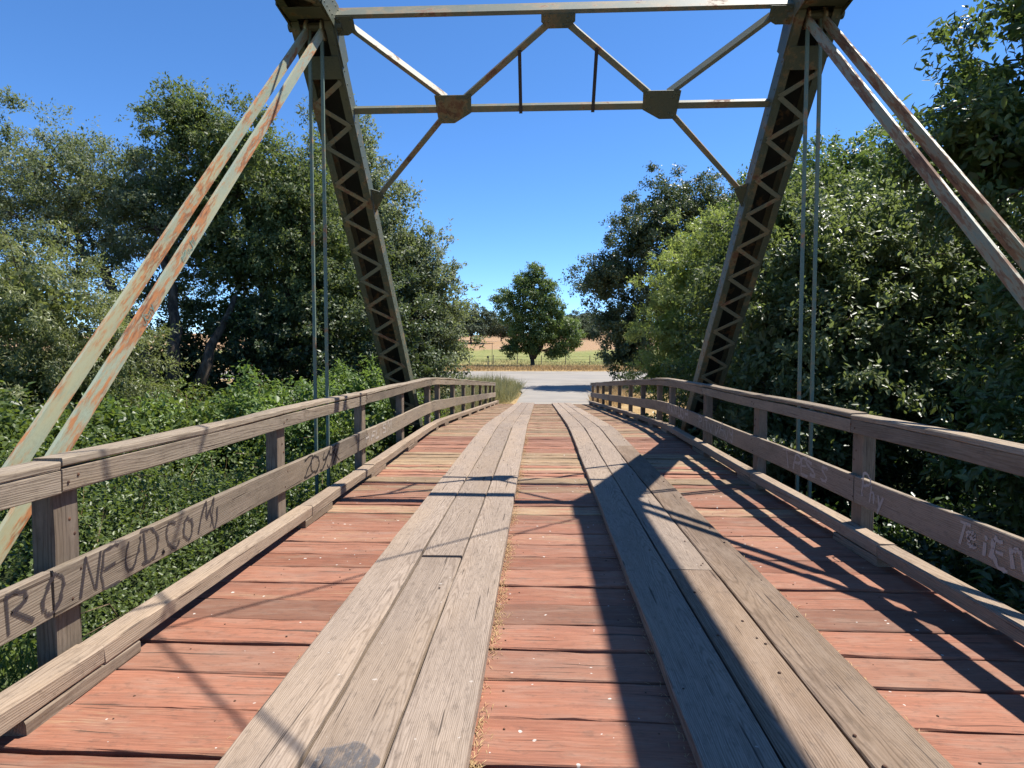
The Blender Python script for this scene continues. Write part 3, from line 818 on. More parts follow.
def tree(name, label, base, lobes, stems, mat, leafL=.11, leafW=.45, clump=.6, twigs=5, m=9, nc=60, seed=1, group=None, bark='bark', trunk_r=.22, six=False,
         fill=0, gap=.0, droop=.2, limbs=9, outdir=.7, category='tree', crown='crown', spread=.075, zmin=None, upb=.85):
    rng = np.random.default_rng(seed)
    base = np.array(base, float)
    root = thing(name, label, category, tuple(base), group)
    parts = []; tk = MB()
    forks = []
    for st in stems:                                   # st: list of points (relative to base), radius at foot
        pts = [base + np.array(p, float) for p in st]
        full = []
        for i in range(len(pts) - 1): full += curve(pts[i], pts[i + 1], 0, rng, 5, .03)[:-1]
        full.append(pts[-1]); nf = len(full)
        r0 = trunk_r * (1 if len(stems) == 1 else .75)
        rad = [r0 * (1.35 if i == 0 else 1) * (1 - .75 * i / (nf - 1)) + .012 for i in range(nf)]
        tk.tube(full, rad, 9)
        forks.append((full, rad))
    for lb in lobes:
        c = base + np.array(lb[:3], float); r = np.array(lb[3:6], float)
        k = int(nc * .5 * (lb[6] if len(lb) > 6 else 1.))
        k0 = k; k = k * 5
        u = nrm(rng.normal(0, 1, (k, 3)))
        f = .55 + .52 * rng.random(k) ** .6; f[rng.random(k) < .08] *= 1.18
        p = c + u * r * f[:, None]
        sel = []; dmin = clump * 1.12
        for i in range(k):
            if len(sel) >= k0: break
            if not sel or np.min(np.sum((p[sel] - p[i]) ** 2, 1)) > dmin * dmin: sel.append(i)
        if len(sel) < k0: sel += list(rng.integers(0, k, (k0 - len(sel)) // 2))
        p, u = p[sel], u[sel]
        if gap:
            keep = vnoise(p[:, 0] + p[:, 2] * .6, p[:, 1] + p[:, 2] * .7, clump * 2.2, seed) > -.5 + gap
            p, u = p[keep], u[keep]
        zlow = ground(p[:, 0], p[:, 1]) + .15 if zmin is None else np.full(len(p), zmin)
        keep = p[:, 2] > zlow; p, u = p[keep], u[keep]; k = len(p)
        if k == 0: continue
        cl = rng.random(k)
        cs_ = np.repeat(rng.uniform(.6, 1.35, k), twigs * 2)[:, None]
        S = np.repeat(p, twigs * 2, 0) + rng.normal(0, clump * .23, (k * twigs * 2, 3)) * cs_ * np.array([1.2, 1.2, .65]); uu = np.repeat(u, twigs * 2, 0)
        D = nrm(uu * outdir + np.array([0, 0, .22 - droop]) + rng.normal(0, .55, (k * twigs * 2, 3)))
        Lw = clump * rng.uniform(.4, 1.05, k * twigs * 2) * cs_[:, 0]
        parts.append(sprays(S, D, Lw * .8, int(m * 1.5), rng, leafL * .84, leafW, uu, spread, droop, np.repeat(cl, twigs * 2), upb, np.repeat(p, twigs * 2, 0)))
        if fill:
            nfil = int(fill * (lb[6] if len(lb) > 6 else 1.))
            q = c + nrm(rng.normal(0, 1, (nfil, 3))) * r * (rng.random(nfil) ** .5 * .62)[:, None]
            q = q[q[:, 2] > ground(q[:, 0], q[:, 1]) + .1]
            nq = len(q)
            parts.append((q, rng.normal(0, 1, (nq, 3)), rng.normal(0, 1, (nq, 3)) + np.array([0, 0, .6]), leafL * rng.uniform(1.1, 1.7, nq), leafL * rng.uniform(.6, 1.0, nq), rng.random(nq) * .6))
        # limb into the lobe from the nearest stem point, then twigs towards the clumps
        best = None
        for full, rad in forks:
            for i in range(len(full) // 3, len(full)):
                d = np.linalg.norm(full[i] - c) + (1.2 * max(0, full[i][2] - c[2]))
                if best is None or d < best[0]: best = (d, full[i], rad[i])
        _, a, ra = best
        ln = curve(a, c, .06, rng, 6, .05); r1 = min(ra * .8, .045 + .022 * np.linalg.norm(c - a))
        tk.tube(ln, np.linspace(r1, r1 * .4, 6), 7)
        for i in rng.permutation(k)[:limbs]:
            tk.tube(curve(ln[rng.integers(2, 6)], p[i] + u[i] * clump * .6, .05, rng, 5, .06), np.linspace(r1 * .42, .006, 5), 5)
    leaf_mesh(crown, *cat(parts), mat, root, six)
    tk.build('trunk', M[bark], root, True)
    return root

TREES = True
if TREES:
    # ---- left bank
    tree('ash_tree', 'open airy tree with dark forked stems leaning left and sky showing through', (-10.6, 16.6, -.3),
         [(-5.9, 3.2, 7.9, 2.4, 2.0, 1.5), (-3.4, 3.0, 7.0, 2.0, 1.9, 1.4), (-8.7, 2.5, 7.0, 2.5, 2, 1.8), (-5.0, 2.4, 5.4, 2.4, 1.9, 1.4, .8), (-8.6, 2.2, 4.2, 2.6, 1.9, 1.7), (-1.4, 2.6, 5.9, 1.5, 1.5, 1.2, .7), (-1.6, 2.5, 4.0, 1.5, 1.4, 1.2, .5), (-11, 3, 6, 2.5, 2, 2.6), (-4.6, 1.4, 2.6, 2.2, 1.4, 1.4, .7), (-2.2, 2.6, 7.2, .7, .8, .9, .25)],
         [[(0, 0, -.4), (-.5, .3, 1.4), (-2.2, 1.4, 3.6), (-4.6, 2.8, 6.6)], [(.3, 0, -.4), (.2, .3, 1.6), (-.3, 1.2, 3.8), (-1.6, 2.4, 6.4)], [(-.3, 0, -.4), (-1.4, .4, 1.2), (-4.2, 1.6, 3.0), (-8.2, 2.4, 5.4)], [(.5, .1, -.4), (1.1, .4, 1.6), (1.4, 1.5, 3.6)]],
         M['leaf_grey'], leafL=.13, leafW=.42, clump=.66, twigs=8, m=11, nc=150, seed=3, gap=.06, fill=500, limbs=14, trunk_r=.30)
    tree('ash_tree', 'tall dense tree with a pointed tip behind the paired rusty bars', (-9.2, 20.6, .15),
         [(-2.0, -1.4, 8.6, 1.0, 1.1, 1.3, .6), (-.6, -1.2, 7.8, 1.5, 1.6, 1.4), (1.2, -1.2, 6.7, 1.5, 1.6, 1.4, .8), (-1.7, -1.0, 6.4, 1.7, 1.7, 1.5), (.7, -1.0, 5.6, 1.9, 1.8, 1.6), (-.6, -1.2, 4.4, 2.2, 1.8, 1.6), (2.2, -.8, 4.6, 1.6, 1.6, 1.5, .8), (2.2, -.8, 3.2, 1.9, 1.7, 1.5), (-.8, -1., 2.5, 2.2, 1.6, 1.3, .7)],
         [[(0, 0, -.4), (.1, -.2, 2.5), (-.3, -.8, 5.5), (-1.5, -1.3, 9.0)], [(.1, 0, 1.2), (.9, -.6, 4.0), (1.4, -1, 7.5)]],
         M['leaf_mid'], leafL=.14, leafW=.45, clump=.58, twigs=6, m=10, nc=110, seed=4, fill=1800, trunk_r=.26)
    tree('ash_tree', 'broad silvery green tree behind the near end of the approach railing', (-7.35, 25.0, -.8),
         [(-.4, -1.5, 10.5, 1.0, 1.2, 1.2, .6), (.1, -1.6, 9.1, 1.3, 1.5, 1.4), (-1.5, -1.6, 8.2, 1.3, 1.5, 1.4, .8), (.9, -1.8, 7.4, 1.4, 1.6, 1.4), (-.9, -1.9, 6.6, 1.7, 1.7, 1.5), (2.3, -2.0, 6.1, 1.4, 1.6, 1.2, .8), (.8, -2.3, 5.3, 1.8, 1.8, 1.5), (2.9, -2.0, 4.4, 1.4, 1.7, 1.3), (1.0, -2.6, 3.4, 2.0, 1.7, 1.4), (3.1, -1.8, 2.7, 1.3, 1.6, 1.2), (-2.0, -2.0, 4.4, 1.9, 1.8, 1.7), (-1.4, -2.6, 2.4, 2.1, 1.7, 1.5), (2.6, -2.8, 1.3, 1.4, 1.2, .9, .7)],
         [[(0, 0, -.4), (0, -.4, 3), (.2, -1.2, 6), (-.6, -1.5, 10.2)], [(.1, 0, .8), (1.2, -1, 3.0), (2.0, -1.9, 5.0)]],
         M['leaf_grey'], leafL=.15, leafW=.5, clump=.60, twigs=6, m=10, nc=120, seed=5, fill=1800, trunk_r=.28)
    tree('willow_bush', 'pale olive willow bush behind the brambles, under the open airy tree', (-10.6, 12.4, -.5),
         [(0, 0, 3.1, 1.7, 1.4, 1.3), (-1.8, .3, 2.6, 1.7, 1.4, 1.4), (1.1, .4, 2.0, 1.2, 1.2, 1.1, .7), (-.3, -.3, 1.5, 1.8, 1.3, 1.1), (-3.4, 0, 2.0, 1.8, 1.4, 1.5)],
         [[(0, 0, -.3), (.1, 0, 1.2), (.1, 0, 2.8)], [(-.2, 0, -.3), (-1, .1, 1.2), (-1.8, .2, 2.5)], [(.1, .1, -.3), (.8, .3, 1.2), (1.2, .4, 2.1)]],
         M['leaf_olive'], leafL=.12, leafW=.26, clump=.42, twigs=6, m=11, nc=120, seed=6, fill=1000, trunk_r=.10, category='bush', droop=.3)
    tree('thicket_tree', 'dark low tree in deep shade between the brambles and the pointed dense tree', (-6.6, 18.6, -.8),
         [(0, 0, 2.6, 1.9, 1.3, 1.8), (-2.3, .2, 2.4, 1.9, 1.2, 1.4), (1.9, .3, 2.8, 1.4, 1.2, 2.0), (1.2, 0, 1.2, 1.5, 1.2, 1.0), (-4.7, .4, 2.1, 1.7, 1.2, 1.7), (-6.6, .8, 1.8, 1.6, 1.2, 1.5), (-3.2, .1, .9, 1.6, 1.1, .9)],
         [[(0, 0, -.3), (.1, .1, 1.2), (.1, 0, 2.8)], [(-.4, 0, -.3), (-1, .1, 1.1), (-1.9, .2, 2.3)], [(.8, .1, -.3), (1.2, .3, 1.2), (1.7, .3, 3.4)], [(-1.6, .3, -.2), (-2.2, .2, 1.5), (-2.9, .2, 2.6)]],
         M['leaf_dark'], leafL=.14, leafW=.5, clump=.5, twigs=5, m=9, nc=90, seed=7, fill=1000, trunk_r=.10, limbs=14)
    for k_, (x_, y_, h_, r_, lb_) in enumerate((
            (-5.2, 11.6, 1.9, 1.1, 'leafy pale green shrub rising above the brambles below the paired hanger rods'),
            (-7.4, 11.0, 1.7, 1.3, 'wide bright green shrub in the brambles in front of the dark low tree'),
            (-4.6, 15.2, 2.1, 1.0, 'shrub at the foot of the leaning end post on the sunlit side'),
            (-9.6, 9.2, 1.3, 1.3, 'low shrub in the brambles seen between the rail and the paired pale eyebars'))):
        z_ = float(ground(x_, y_)); zt_ = (1.05, .62, 1.2, .45)[k_]
        tree('elder_shrub', lb_, (x_, y_, z_), [(0, 0, zt_ - z_ - .55, r_, r_ * .8, .6), (-r_ * .6, .1, zt_ - z_ - .9, r_ * .8, r_ * .7, .55), (r_ * .6, -.2, zt_ - z_ - 1.0, r_ * .8, r_ * .7, .55)],
             [[(0, 0, -.3), (.05, 0, (zt_ - z_) * .5), (0, 0, zt_ - z_ - .4)], [(.1, 0, -.2), (.4, 0, (zt_ - z_) * .45), (r_ * .6, -.1, zt_ - z_ - .9)]],
             M['leaf_shrub'], leafL=.115, leafW=.5, clump=.36, twigs=5, m=8, nc=60, seed=60 + k_, fill=300, trunk_r=.05, group='shrubs among the brambles', category='shrub', six=True, limbs=6, droop=.15)
    # ---- right bank
    tree('walnut_tree', 'large dark glossy leaved tree close beyond the shaded railing, reaching above the right eyebars', (8.4, 9.2, -.6),
         [(-1.2, -.5, 6.7, 1.4, 1.3, 1.2), (-.2, -.6, 7.8, 1.3, 1.2, 1.0), (.6, -.2, 7.0, 1.4, 1.3, 1.2), (-2.4, -.3, 5.0, 1.0, 1.0, .9, .6), (-.9, -.8, 4.8, 1.6, 1.4, 1.4), (.9, -.4, 5.8, 1.6, 1.5, 1.5), (.9, -1.6, 3.8, 1.5, 1.5, 1.6), (-1.3, -1.2, 2.6, 1.5, 1.4, 1.1), (-.6, -2.6, 1.6, 1.6, 1.4, 1.3), (-2.2, -2.2, .9, 1.3, 1.3, .9), (-.9, -3.8, .8, 1.5, 1.4, 1.0), (-2.6, -3.4, -.4, 1.2, 1.3, .7, .6), (1.2, -3.6, 2.8, 1.5, 1.4, 1.5)],
         [[(0, 0, -.4), (-.2, -.1, 2.2), (-.5, -.4, 4.4), (-.8, -.5, 6.4)], [(-.1, 0, .8), (-1.0, -.6, 1.8), (-1.8, -1.6, 2.2)], [(0, -.1, 1.2), (.6, -1.2, 2.6), (1.0, -2.4, 3.6)]],
         M['leaf_gloss'], leafL=.155, leafW=.42, clump=.55, twigs=6, m=11, nc=125, seed=8, fill=1800, trunk_r=.28, six=True, droop=.32, spread=.08)
    tree('box_elder', 'sunlit glossy tree with pale shining leaves between the hanger rods and the right eyebars', (7.2, 13.6, -.6),
         [(-.2, -.3, 4.4, 1.4, 1.3, 1.0), (-1.9, -.6, 3.9, 1.3, 1.3, 1.1), (1.6, -.6, 4.2, 1.4, 1.3, 1.1), (-1.0, -1.2, 3.0, 1.5, 1.3, 1.1), (-2.6, -.9, 2.4, 1.1, 1.2, 1.0), (.8, -1.5, 3.0, 1.5, 1.3, 1.1), (-1.4, -1.8, 1.6, 1.5, 1.2, 1.0), (.6, -2.1, 1.5, 1.5, 1.2, 1.0), (-2.7, -1.6, .9, 1.1, 1.1, .8)],
         [[(0, 0, -.4), (-.1, -.2, 1.8), (-.2, -.3, 4.4)], [(-.1, 0, .4), (-1.0, -.4, 1.8), (-1.9, -.6, 3.6)], [(.1, 0, .4), (.9, -.4, 2), (1.5, -.6, 4)]],
         M['leaf_pale'], leafL=.145, leafW=.46, clump=.50, twigs=6, m=10, nc=95, seed=18, fill=1400, trunk_r=.18, six=True, droop=.25, spread=.08)
    tree('alder_tree', 'silvery green leafy tree behind the hanger rods on the shaded side', (7.6, 17.4, -.4),
         [(-.3, -.8, 5.5, 1.3, 1.3, 1.0), (-2.0, -.8, 5.0, 1.2, 1.3, 1.2, .8), (1.7, -1, 5.2, 1.5, 1.4, 1.2), (-.8, -1.4, 4.0, 1.9, 1.5, 1.4), (1.6, -1.6, 3.4, 1.8, 1.5, 1.4), (-2.6, -1.2, 3.2, 1.4, 1.3, 1.3), (-1.2, -2.0, 2.0, 1.9, 1.4, 1.3), (1.2, -2.4, 1.6, 1.8, 1.4, 1.2), (-3.2, -1.6, 1.3, 1.2, 1.2, 1.1), (-1.4, -3.2, .6, 1.6, 1.4, .9)],
         [[(0, 0, -.4), (-.1, -.3, 2), (-.2, -.8, 5.6)], [(-.1, 0, .6), (-1.2, -.8, 2.2), (-2.2, -1, 4.6)], [(.1, 0, .8), (1.0, -.8, 2.6), (1.6, -1.1, 4.6)]],
         M['leaf_mid'], leafL=.15, leafW=.5, clump=.52, twigs=6, m=9, nc=95, seed=9, fill=1400, trunk_r=.2)
    tree('willow_tree', 'yellow green sunlit willow beside the approach railing on the shaded side', (7.6, 27.2, -.9),
         [(-.3, -.6, 7.2, 1.8, 1.6, 1.2), (-1.4, -1.0, 5.6, 1.9, 1.6, 1.5), (1.4, -.8, 6.2, 1.9, 1.6, 1.6), (-.2, -1.6, 4.2, 2.3, 1.7, 1.6), (-2.2, -1.4, 3.4, 1.7, 1.6, 1.6), (2.0, -1.6, 4.0, 1.8, 1.6, 1.7), (-1.0, -2.2, 2.2, 2.2, 1.6, 1.4), (1.4, -2.6, 2.2, 1.9, 1.5, 1.5), (-2.6, -1.2, 1.5, 1.3, 1.5, 1.0, .7)],
         [[(0, 0, -.4), (0, -.3, 2), (-.3, -.8, 6)], [(.1, 0, .2), (1, -.8, 2.4), (1.6, -1, 5.6)], [(-.1, 0, .2), (-.9, -.9, 2), (-1.8, -1.3, 3.9)]],
         M['leaf_willow'], leafL=.17, leafW=.3, clump=.6, twigs=6, m=10, nc=105, seed=10, fill=1400, trunk_r=.2)
    tree('live_oak', 'tall dark oak with a drooping limb rising behind the yellow green willow', (11.4, 49.5, -.9),
         [(-1.8, -1.5, 13.6, 3.0, 2.8, 2.3), (1.6, -1.2, 13.4, 2.6, 2.6, 2.2, .8), (-4.0, -1.6, 11.0, 2.5, 2.5, 2.4), (-.6, -2, 10.5, 3.4, 2.8, 2.6), (4.2, -1.4, 12.2, 2.6, 2.5, 2.4), (-5.8, -1.8, 8.4, 1.9, 2.0, 1.9, .8), (-7.3, -1.8, 8.0, 1.5, 1.7, 1.5, .5), (-6.0, -1.6, 5.0, 1.4, 1.6, 1.7, .5), (-4.2, -1.6, 4.2, 2.2, 2, 2.4), (-2.0, -1.8, 6.8, 3.0, 2.4, 2.6), (3.0, -1.6, 9.0, 3.2, 2.6, 2.8), (-5.0, -1.4, 2.4, 1.6, 1.7, 1.4, .6)],
         [[(0, 0, -.4), (-.3, -.3, 3), (-1, -1, 7), (-1.6, -1.4, 12.6)], [(-.1, 0, 2.0), (-2.4, -1, 6), (-5.0, -1.6, 9.4), (-7.0, -1.8, 8.6)], [(.1, 0, 2.2), (2.0, -.8, 7), (3.4, -1.3, 11)]],
         M['leaf_dark'], leafL=.24, leafW=.55, clump=.85, twigs=6, m=10, nc=85, seed=12, fill=1400, trunk_r=.5, spread=.16)
    tree('tall_alder', 'dark tree rising between the leaning end post and the large glossy tree', (12.2, 24.5, -.2),
         [(-1.2, -1, 8.2, 2.0, 1.8, 1.4), (-3.4, -1, 7.6, 1.5, 1.6, 1.7, .8), (1.2, -1, 8.0, 2, 1.8, 1.5), (-1.4, -1.4, 6.2, 2.6, 1.9, 1.8), (1.8, -1.2, 6.0, 2.4, 2, 2), (-3.0, -1.4, 5.0, 1.9, 1.7, 1.8), (3.6, -1.2, 7.2, 2, 1.8, 2)],
         [[(0, 0, -.4), (-.2, -.3, 3), (-.8, -.8, 7.4)], [(0, 0, 1), (-1.6, -.8, 3.6), (-3.2, -1, 7)], [(0, 0, 1), (1.2, -.8, 3.6), (1.8, -1, 7)]],
         M['leaf_oak'], leafL=.17, leafW=.5, clump=.65, twigs=6, m=9, nc=95, seed=13, fill=1400, trunk_r=.3)
    # ---- across the road
    tree('roadside_oak', 'lone spreading green oak standing on the dry bank across the road', (-1.15, 78.2, -.75),
         [(.5, 0, 12.2, 1.1, 1.2, 1.0, .7), (-1.3, 0, 11.0, 1.2, 1.3, 1.0, .7), (1.9, 0, 10.4, 1.0, 1.2, .9, .6), (-3.6, .2, 9.2, 1.3, 1.3, .9, .7), (-.2, -.6, 9.2, 1.6, 1.6, 1.1), (2.7, 0, 8.2, 1.4, 1.5, 1.0, .8), (-2.4, -.4, 7.0, 1.5, 1.6, 1.0), (.9, -.6, 6.8, 1.5, 1.6, 1.0), (3.6, 0, 5.9, 1.6, 1.6, .9, .9), (-1.5, -.6, 4.9, 1.3, 1.5, .9), (1.6, -.8, 4.6, 1.4, 1.6, .8), (4.7, -.3, 4.0, 1.3, 1.4, .8, .7), (-2.3, -.4, 2.8, 1.0, 1.2, .8, .6), (3.1, -.5, 2.6, 1.2, 1.3, .7, .6), (.2, -.5, 3.4, 1.1, 1.2, .7, .6)],
         [[(0, 0, -.4), (.1, -.1, 2.2), (.2, -.2, 5.5), (.2, 0, 10.5)], [(.1, 0, 1.8), (-1.4, -.1, 4.6), (-2.4, 0, 9)], [(.1, 0, 1.8), (1.6, -.2, 4.2), (2.8, 0, 8.2)]],
         M['leaf_oak'], leafL=.30, leafW=.6, clump=.78, twigs=7, m=9, nc=56, seed=14, fill=90, trunk_r=.42, spread=.22)
    # oaks on the far hill: one built, then copied
    def far_oak(seed, x, y, h, label, dark):
        z = float(ground(x, y)) - .2; w = h * .55
        return tree('hill_oak', label, (x, y, z),
             [(0, 0, h * .68, w, w, h * .30), (-w * .6, 0, h * .52, w * .7, w * .7, h * .25), (w * .6, 0, h * .55, w * .7, w * .7, h * .26), (0, -w * .5, h * .42, w * .9, w * .6, h * .24)],
             [[(0, 0, -.3), (.1, 0, h * .3), (0, 0, h * .65)], [(.1, 0, h * .2), (w * .5, 0, h * .5)]], M['leaf_far'], leafL=.6, leafW=.7, clump=1.2, twigs=5, m=8, nc=60, seed=seed, group='oaks along the far hill', fill=150, trunk_r=.4, spread=.35, limbs=3)
    fo = [far_oak(20, -20.5, 182, 11.5, 'large dark oak on the golden hill, just left of the lone roadside oak', 1),
          far_oak(21, 15., 255, 9.5, 'rounded dark oak on the far hill between the roadside oak and the tall dark oak', 1)]
    def copy_tree(src, x, y, rz, s, label):
        c = src.copy(); COL.objects.link(c); c.location = (x, y, float(ground(x, y)) - .2); c.rotation_euler = (0, 0, rz); c.scale = (s, s, s); c['label'] = label
        for ch_ in list(src.children):
            d = ch_.copy(); COL.objects.link(d); d.parent = c
        return c
    rr = random.Random(5)
    for x, y, s, lb in ((-13., 205, .75, 'small oak on the golden hill, its crown cut off by the lone roadside oak'), (-27., 190, 1.05, 'oak on the golden hill half behind the broad silvery tree')):
        copy_tree(fo[0], x, y, rr.uniform(0, 6), s, lb)
    for x, y, s, lb in ((8., 275, 1.0, 'far oak touching the right side of the roadside oak crown'), (21., 270, 1.15, 'far oak beside the drooping limb of the tall dark oak'), (27., 300, 1.2, 'far hill oak partly behind the tall dark oak'),
                        (12., 320, 1.1, 'highest far oak on the ridge right of the roadside oak'), (19., 330, 1.2, 'ridge oak behind the rounded dark oak'), (17., 215, .5, 'small round shrub like oak at the edge of the green field')):
        copy_tree(fo[1], x, y, rr.uniform(0, 6), s, lb)

# ------------------------------------------------------------------ brambles (nobody could count the canes)
def bramble_top(x, y):
    d = np.abs(x)
    z = np.interp(d, [3.2, 4.5, 7, 11, 16], [-.75, -.35, .15, .55, .75])
    z = z + vnoise(x, y, 1.5, 5) * .75 + vnoise(x, y, .65, 15) * .4 + vnoise(x, y, 4.2, 6) * .6
    z = z + np.interp(y, [-5, 2, 7, 12, 18, 24, 30], [-.1, 0., .10, .10, -.2, -.9, -1.4]) + np.clip(vnoise(x, y, 2.6, 16), 0, 1) * .8
    return np.maximum(z, ground(x, y) + .12)
def bramble_top_r(x, y):
    z = np.interp(np.abs(x), [3.2, 5, 8, 14], [-1.2, -.9, -.3, .0]) + vnoise(x, y, 1.6, 8) * .6 + vnoise(x, y, 4., 9) * .5
    z = z + np.interp(y, [-5, 10, 20, 30], [-.1, 0., 0., -.7])
    return np.maximum(z, ground(x, y) + .1)
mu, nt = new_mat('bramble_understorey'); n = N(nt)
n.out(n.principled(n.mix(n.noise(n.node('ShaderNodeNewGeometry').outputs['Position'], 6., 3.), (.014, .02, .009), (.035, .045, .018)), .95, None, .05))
M['cane'] = barkmat('bramble_cane', (.10, .07, .045), (.24, .18, .11))
dist_ok = lambda a, b: np.hypot(a, b) > 3.5
def brambles(sd, topf, x0, x1, y0, y1, ncanes, mat, seed, name, leafL):
    rng = np.random.default_rng(seed)
    k = ncanes * 5
    x = sd * (x0 + (x1 - x0) * rng.random(k) ** 1.35); y = rng.uniform(y0, y1, k)
    dist = np.hypot(x, y)
    keep = (rng.random(k) < np.clip(5.5 / dist, .16, 1.)) & ((vnoise(x, y, .8, 22) * .7 + vnoise(x, y, .35, 23) * .5 > -.06) | (rng.random(k) < .16)); x, y = x[keep][:ncanes], y[keep][:ncanes]; k = len(x)
    z = topf(x, y) - rng.random(k) ** 1.8 * .8
    S = np.stack([x, y, z], 1)
    ep = .15
    gx = (topf(x + ep, y) - topf(x - ep, y)) / (2 * ep); gy = (topf(x, y + ep) - topf(x, y - ep)) / (2 * ep)
    nv = nrm(np.stack([-gx, -gy, np.ones(k)], 1))
    D = nrm(nv * .55 + rng.normal(0, .6, (k, 3)))
    L = rng.uniform(.25, .6, k)
    sc = np.clip(np.hypot(x, y) / 9., .75, 1.5)
    parts = sprays(S, D, L, 12, rng, leafL, .62, nv, .06, .1, np.clip(vnoise(x, y, 1.4, 12) * 1.3 + vnoise(x, y, 5., 13) * .9 + .45 + rng.normal(0, .15, k), 0, 1), .7)
    sc = sc * (1 + vnoise(x, y, 2.2, 27) * .9)
    parts = list(parts); parts[3] = parts[3] * np.repeat(sc, 12); parts[4] = parts[4] * np.repeat(sc, 12)
    o = leaf_mesh(name, *parts, mat, None, True)
    tag(o, kind='stuff')
    cn = MB()                                            # arching canes and dead stems standing out of the leaves
    for i in rng.permutation(k)[:420]:
        if dist_ok(x[i], y[i]):
            a = np.array([x[i], y[i], z[i] - .1]); dd = np.array([rng.normal(0, .5), rng.normal(0, .5), rng.uniform(.5, 1.)]) * rng.uniform(.5, .95)
            cn.tube([a, a + dd * .6, a + dd + np.array([dd[0] * .5, dd[1] * .5, -.12])], [.006, .005, .003], 4, False)
    tag(cn.build('bramble_canes', M['cane']), kind='stuff')
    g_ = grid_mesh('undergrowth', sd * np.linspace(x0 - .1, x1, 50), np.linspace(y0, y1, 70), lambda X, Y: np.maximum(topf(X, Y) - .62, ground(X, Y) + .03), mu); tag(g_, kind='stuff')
    return o
if TREES:
    brambles(-1, bramble_top, 3.15, 17., -4., 27., 26000, M['leaf_bramble'], 31, 'bramble_foliage', .068)
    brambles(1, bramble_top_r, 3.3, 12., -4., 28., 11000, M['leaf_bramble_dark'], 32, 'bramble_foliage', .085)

# ------------------------------------------------------------------ grass
def grass(name, pts, h, lean, w, mat, seed):
    rng = np.random.default_rng(seed); k = len(pts)
    tip = rng.normal(0, lean, (k, 3)) + np.array([0, 0, 1.]); nr = rng.normal(0, 1, (k, 3))
    o = leaf_mesh(name, np.asarray(pts), tip, nr, h * rng.uniform(.5, 1.15, k), w * rng.uniform(.7, 1.3, k), rng.random(k), mat)
    return tag(o, kind='stuff')
rng = np.random.default_rng(41)
def scatter(n_, x0, x1, y0, y1, fn=None):
    x = rng.uniform(x0, x1, n_); y = rng.uniform(y0, y1, n_)
    if fn is not None: k = fn(x, y); x, y = x[k], y[k]
    return np.stack([x, y, ground(x, y) - .02], 1)
offroad = lambda x, y: ((x > road_edge(y) + .1 + vnoise(x, y, 1., 3) * .5) | (x < road_left(y) - .1 + vnoise(x, y, 1., 3) * .5)) & ((np.abs(x) > 2.75) | (y > 32.6))
p1 = scatter(15000, -6.5, -1.2, 27, 47, lambda x, y: offroad(x, y) & (vnoise(x, y, 2., 4) > -.35))
grass('tall_grass', p1, .95 * (.75 + .7 * (vnoise(p1[:, 0], p1[:, 1], 1.1, 21) + .5)), .42, .026, M['grass'], 1)
p2 = scatter(6000, 2.5, 5.5, 30, 44, lambda x, y: offroad(x, y) & (vnoise(x, y, 1.6, 7) > -.1))
grass('dry_grass', p2, .62, .3, .024, M['grass_dry'], 2)
p3 = scatter(14000, -26, 26, 70.9, 75.5); grass('dry_grass', p3, .4, .4, .07, M['grass_dry'], 3)
p4 = scatter(9000, -30, 30, 75.5, 92); grass('field_grass', p4, .3, .45, .06, M['grass'], 4)
x5 = rng.uniform(-4.2, -2.95, 1600); y5 = rng.uniform(1.2, 3.4, 1600)
p5 = np.stack([x5, y5, np.minimum(bramble_top(x5, y5) + .35, -.35 + vnoise(x5, y5, .5, 3) * .3)], 1)
grass('green_grass', p5, .45, .55, .012, M['grass_green'], 5)
p6 = scatter(9000, -26, -4, 24, 44, lambda x, y: offroad(x, y) & (x < -8)); grass('dry_grass', p6, .55, .4, .05, M['grass_dry'], 6)

rng7 = np.random.default_rng(77)
x7 = -rng7.uniform(4., 13., 2600); y7 = rng7.uniform(4, 20, 2600); k7 = vnoise(x7, y7, 1.3, 31) > .17; x7, y7 = x7[k7], y7[k7]
grass('dry_weed_stems', np.stack([x7, y7, bramble_top(x7, y7) - .35], 1), .75, .38, .014, M['grass_dry'], 8)
# straw and needles caught along the wheel tracks
k = 9000; rng = np.random.default_rng(51)
yy = rng.uniform(1.2, 12, k) ; e = rng.choice([-.44, .44, 1.40, -1.40], k, p=[.55, .08, .32, .05])
den = vnoise(yy, e * 7, .5, 2) + .5
keep = rng.random(k) < np.clip(den * 1.5 - .25, .05, 1); yy, e = yy[keep], e[keep]; k = len(yy)
side = np.where(np.abs(e) < 1, -np.sign(e), np.sign(e))
xx = e + side * np.abs(rng.normal(.0, .028, k))
zz = .004 + np.abs(rng.normal(0, .012, k)) * (np.abs(xx - e) < .03)
ang = rng.normal(pi / 2, .4, k)
tip = np.stack([np.cos(ang), np.sin(ang), rng.normal(0, .08, k)], 1)
so = leaf_mesh('straw_litter', np.stack([xx, yy, zz], 1), tip, np.tile([0, 0, 1.], (k, 1)) + rng.normal(0, .2, (k, 3)), rng.uniform(.02, .065, k), np.full(k, .0032), rng.random(k), M['straw'])
tag(so, kind='stuff')

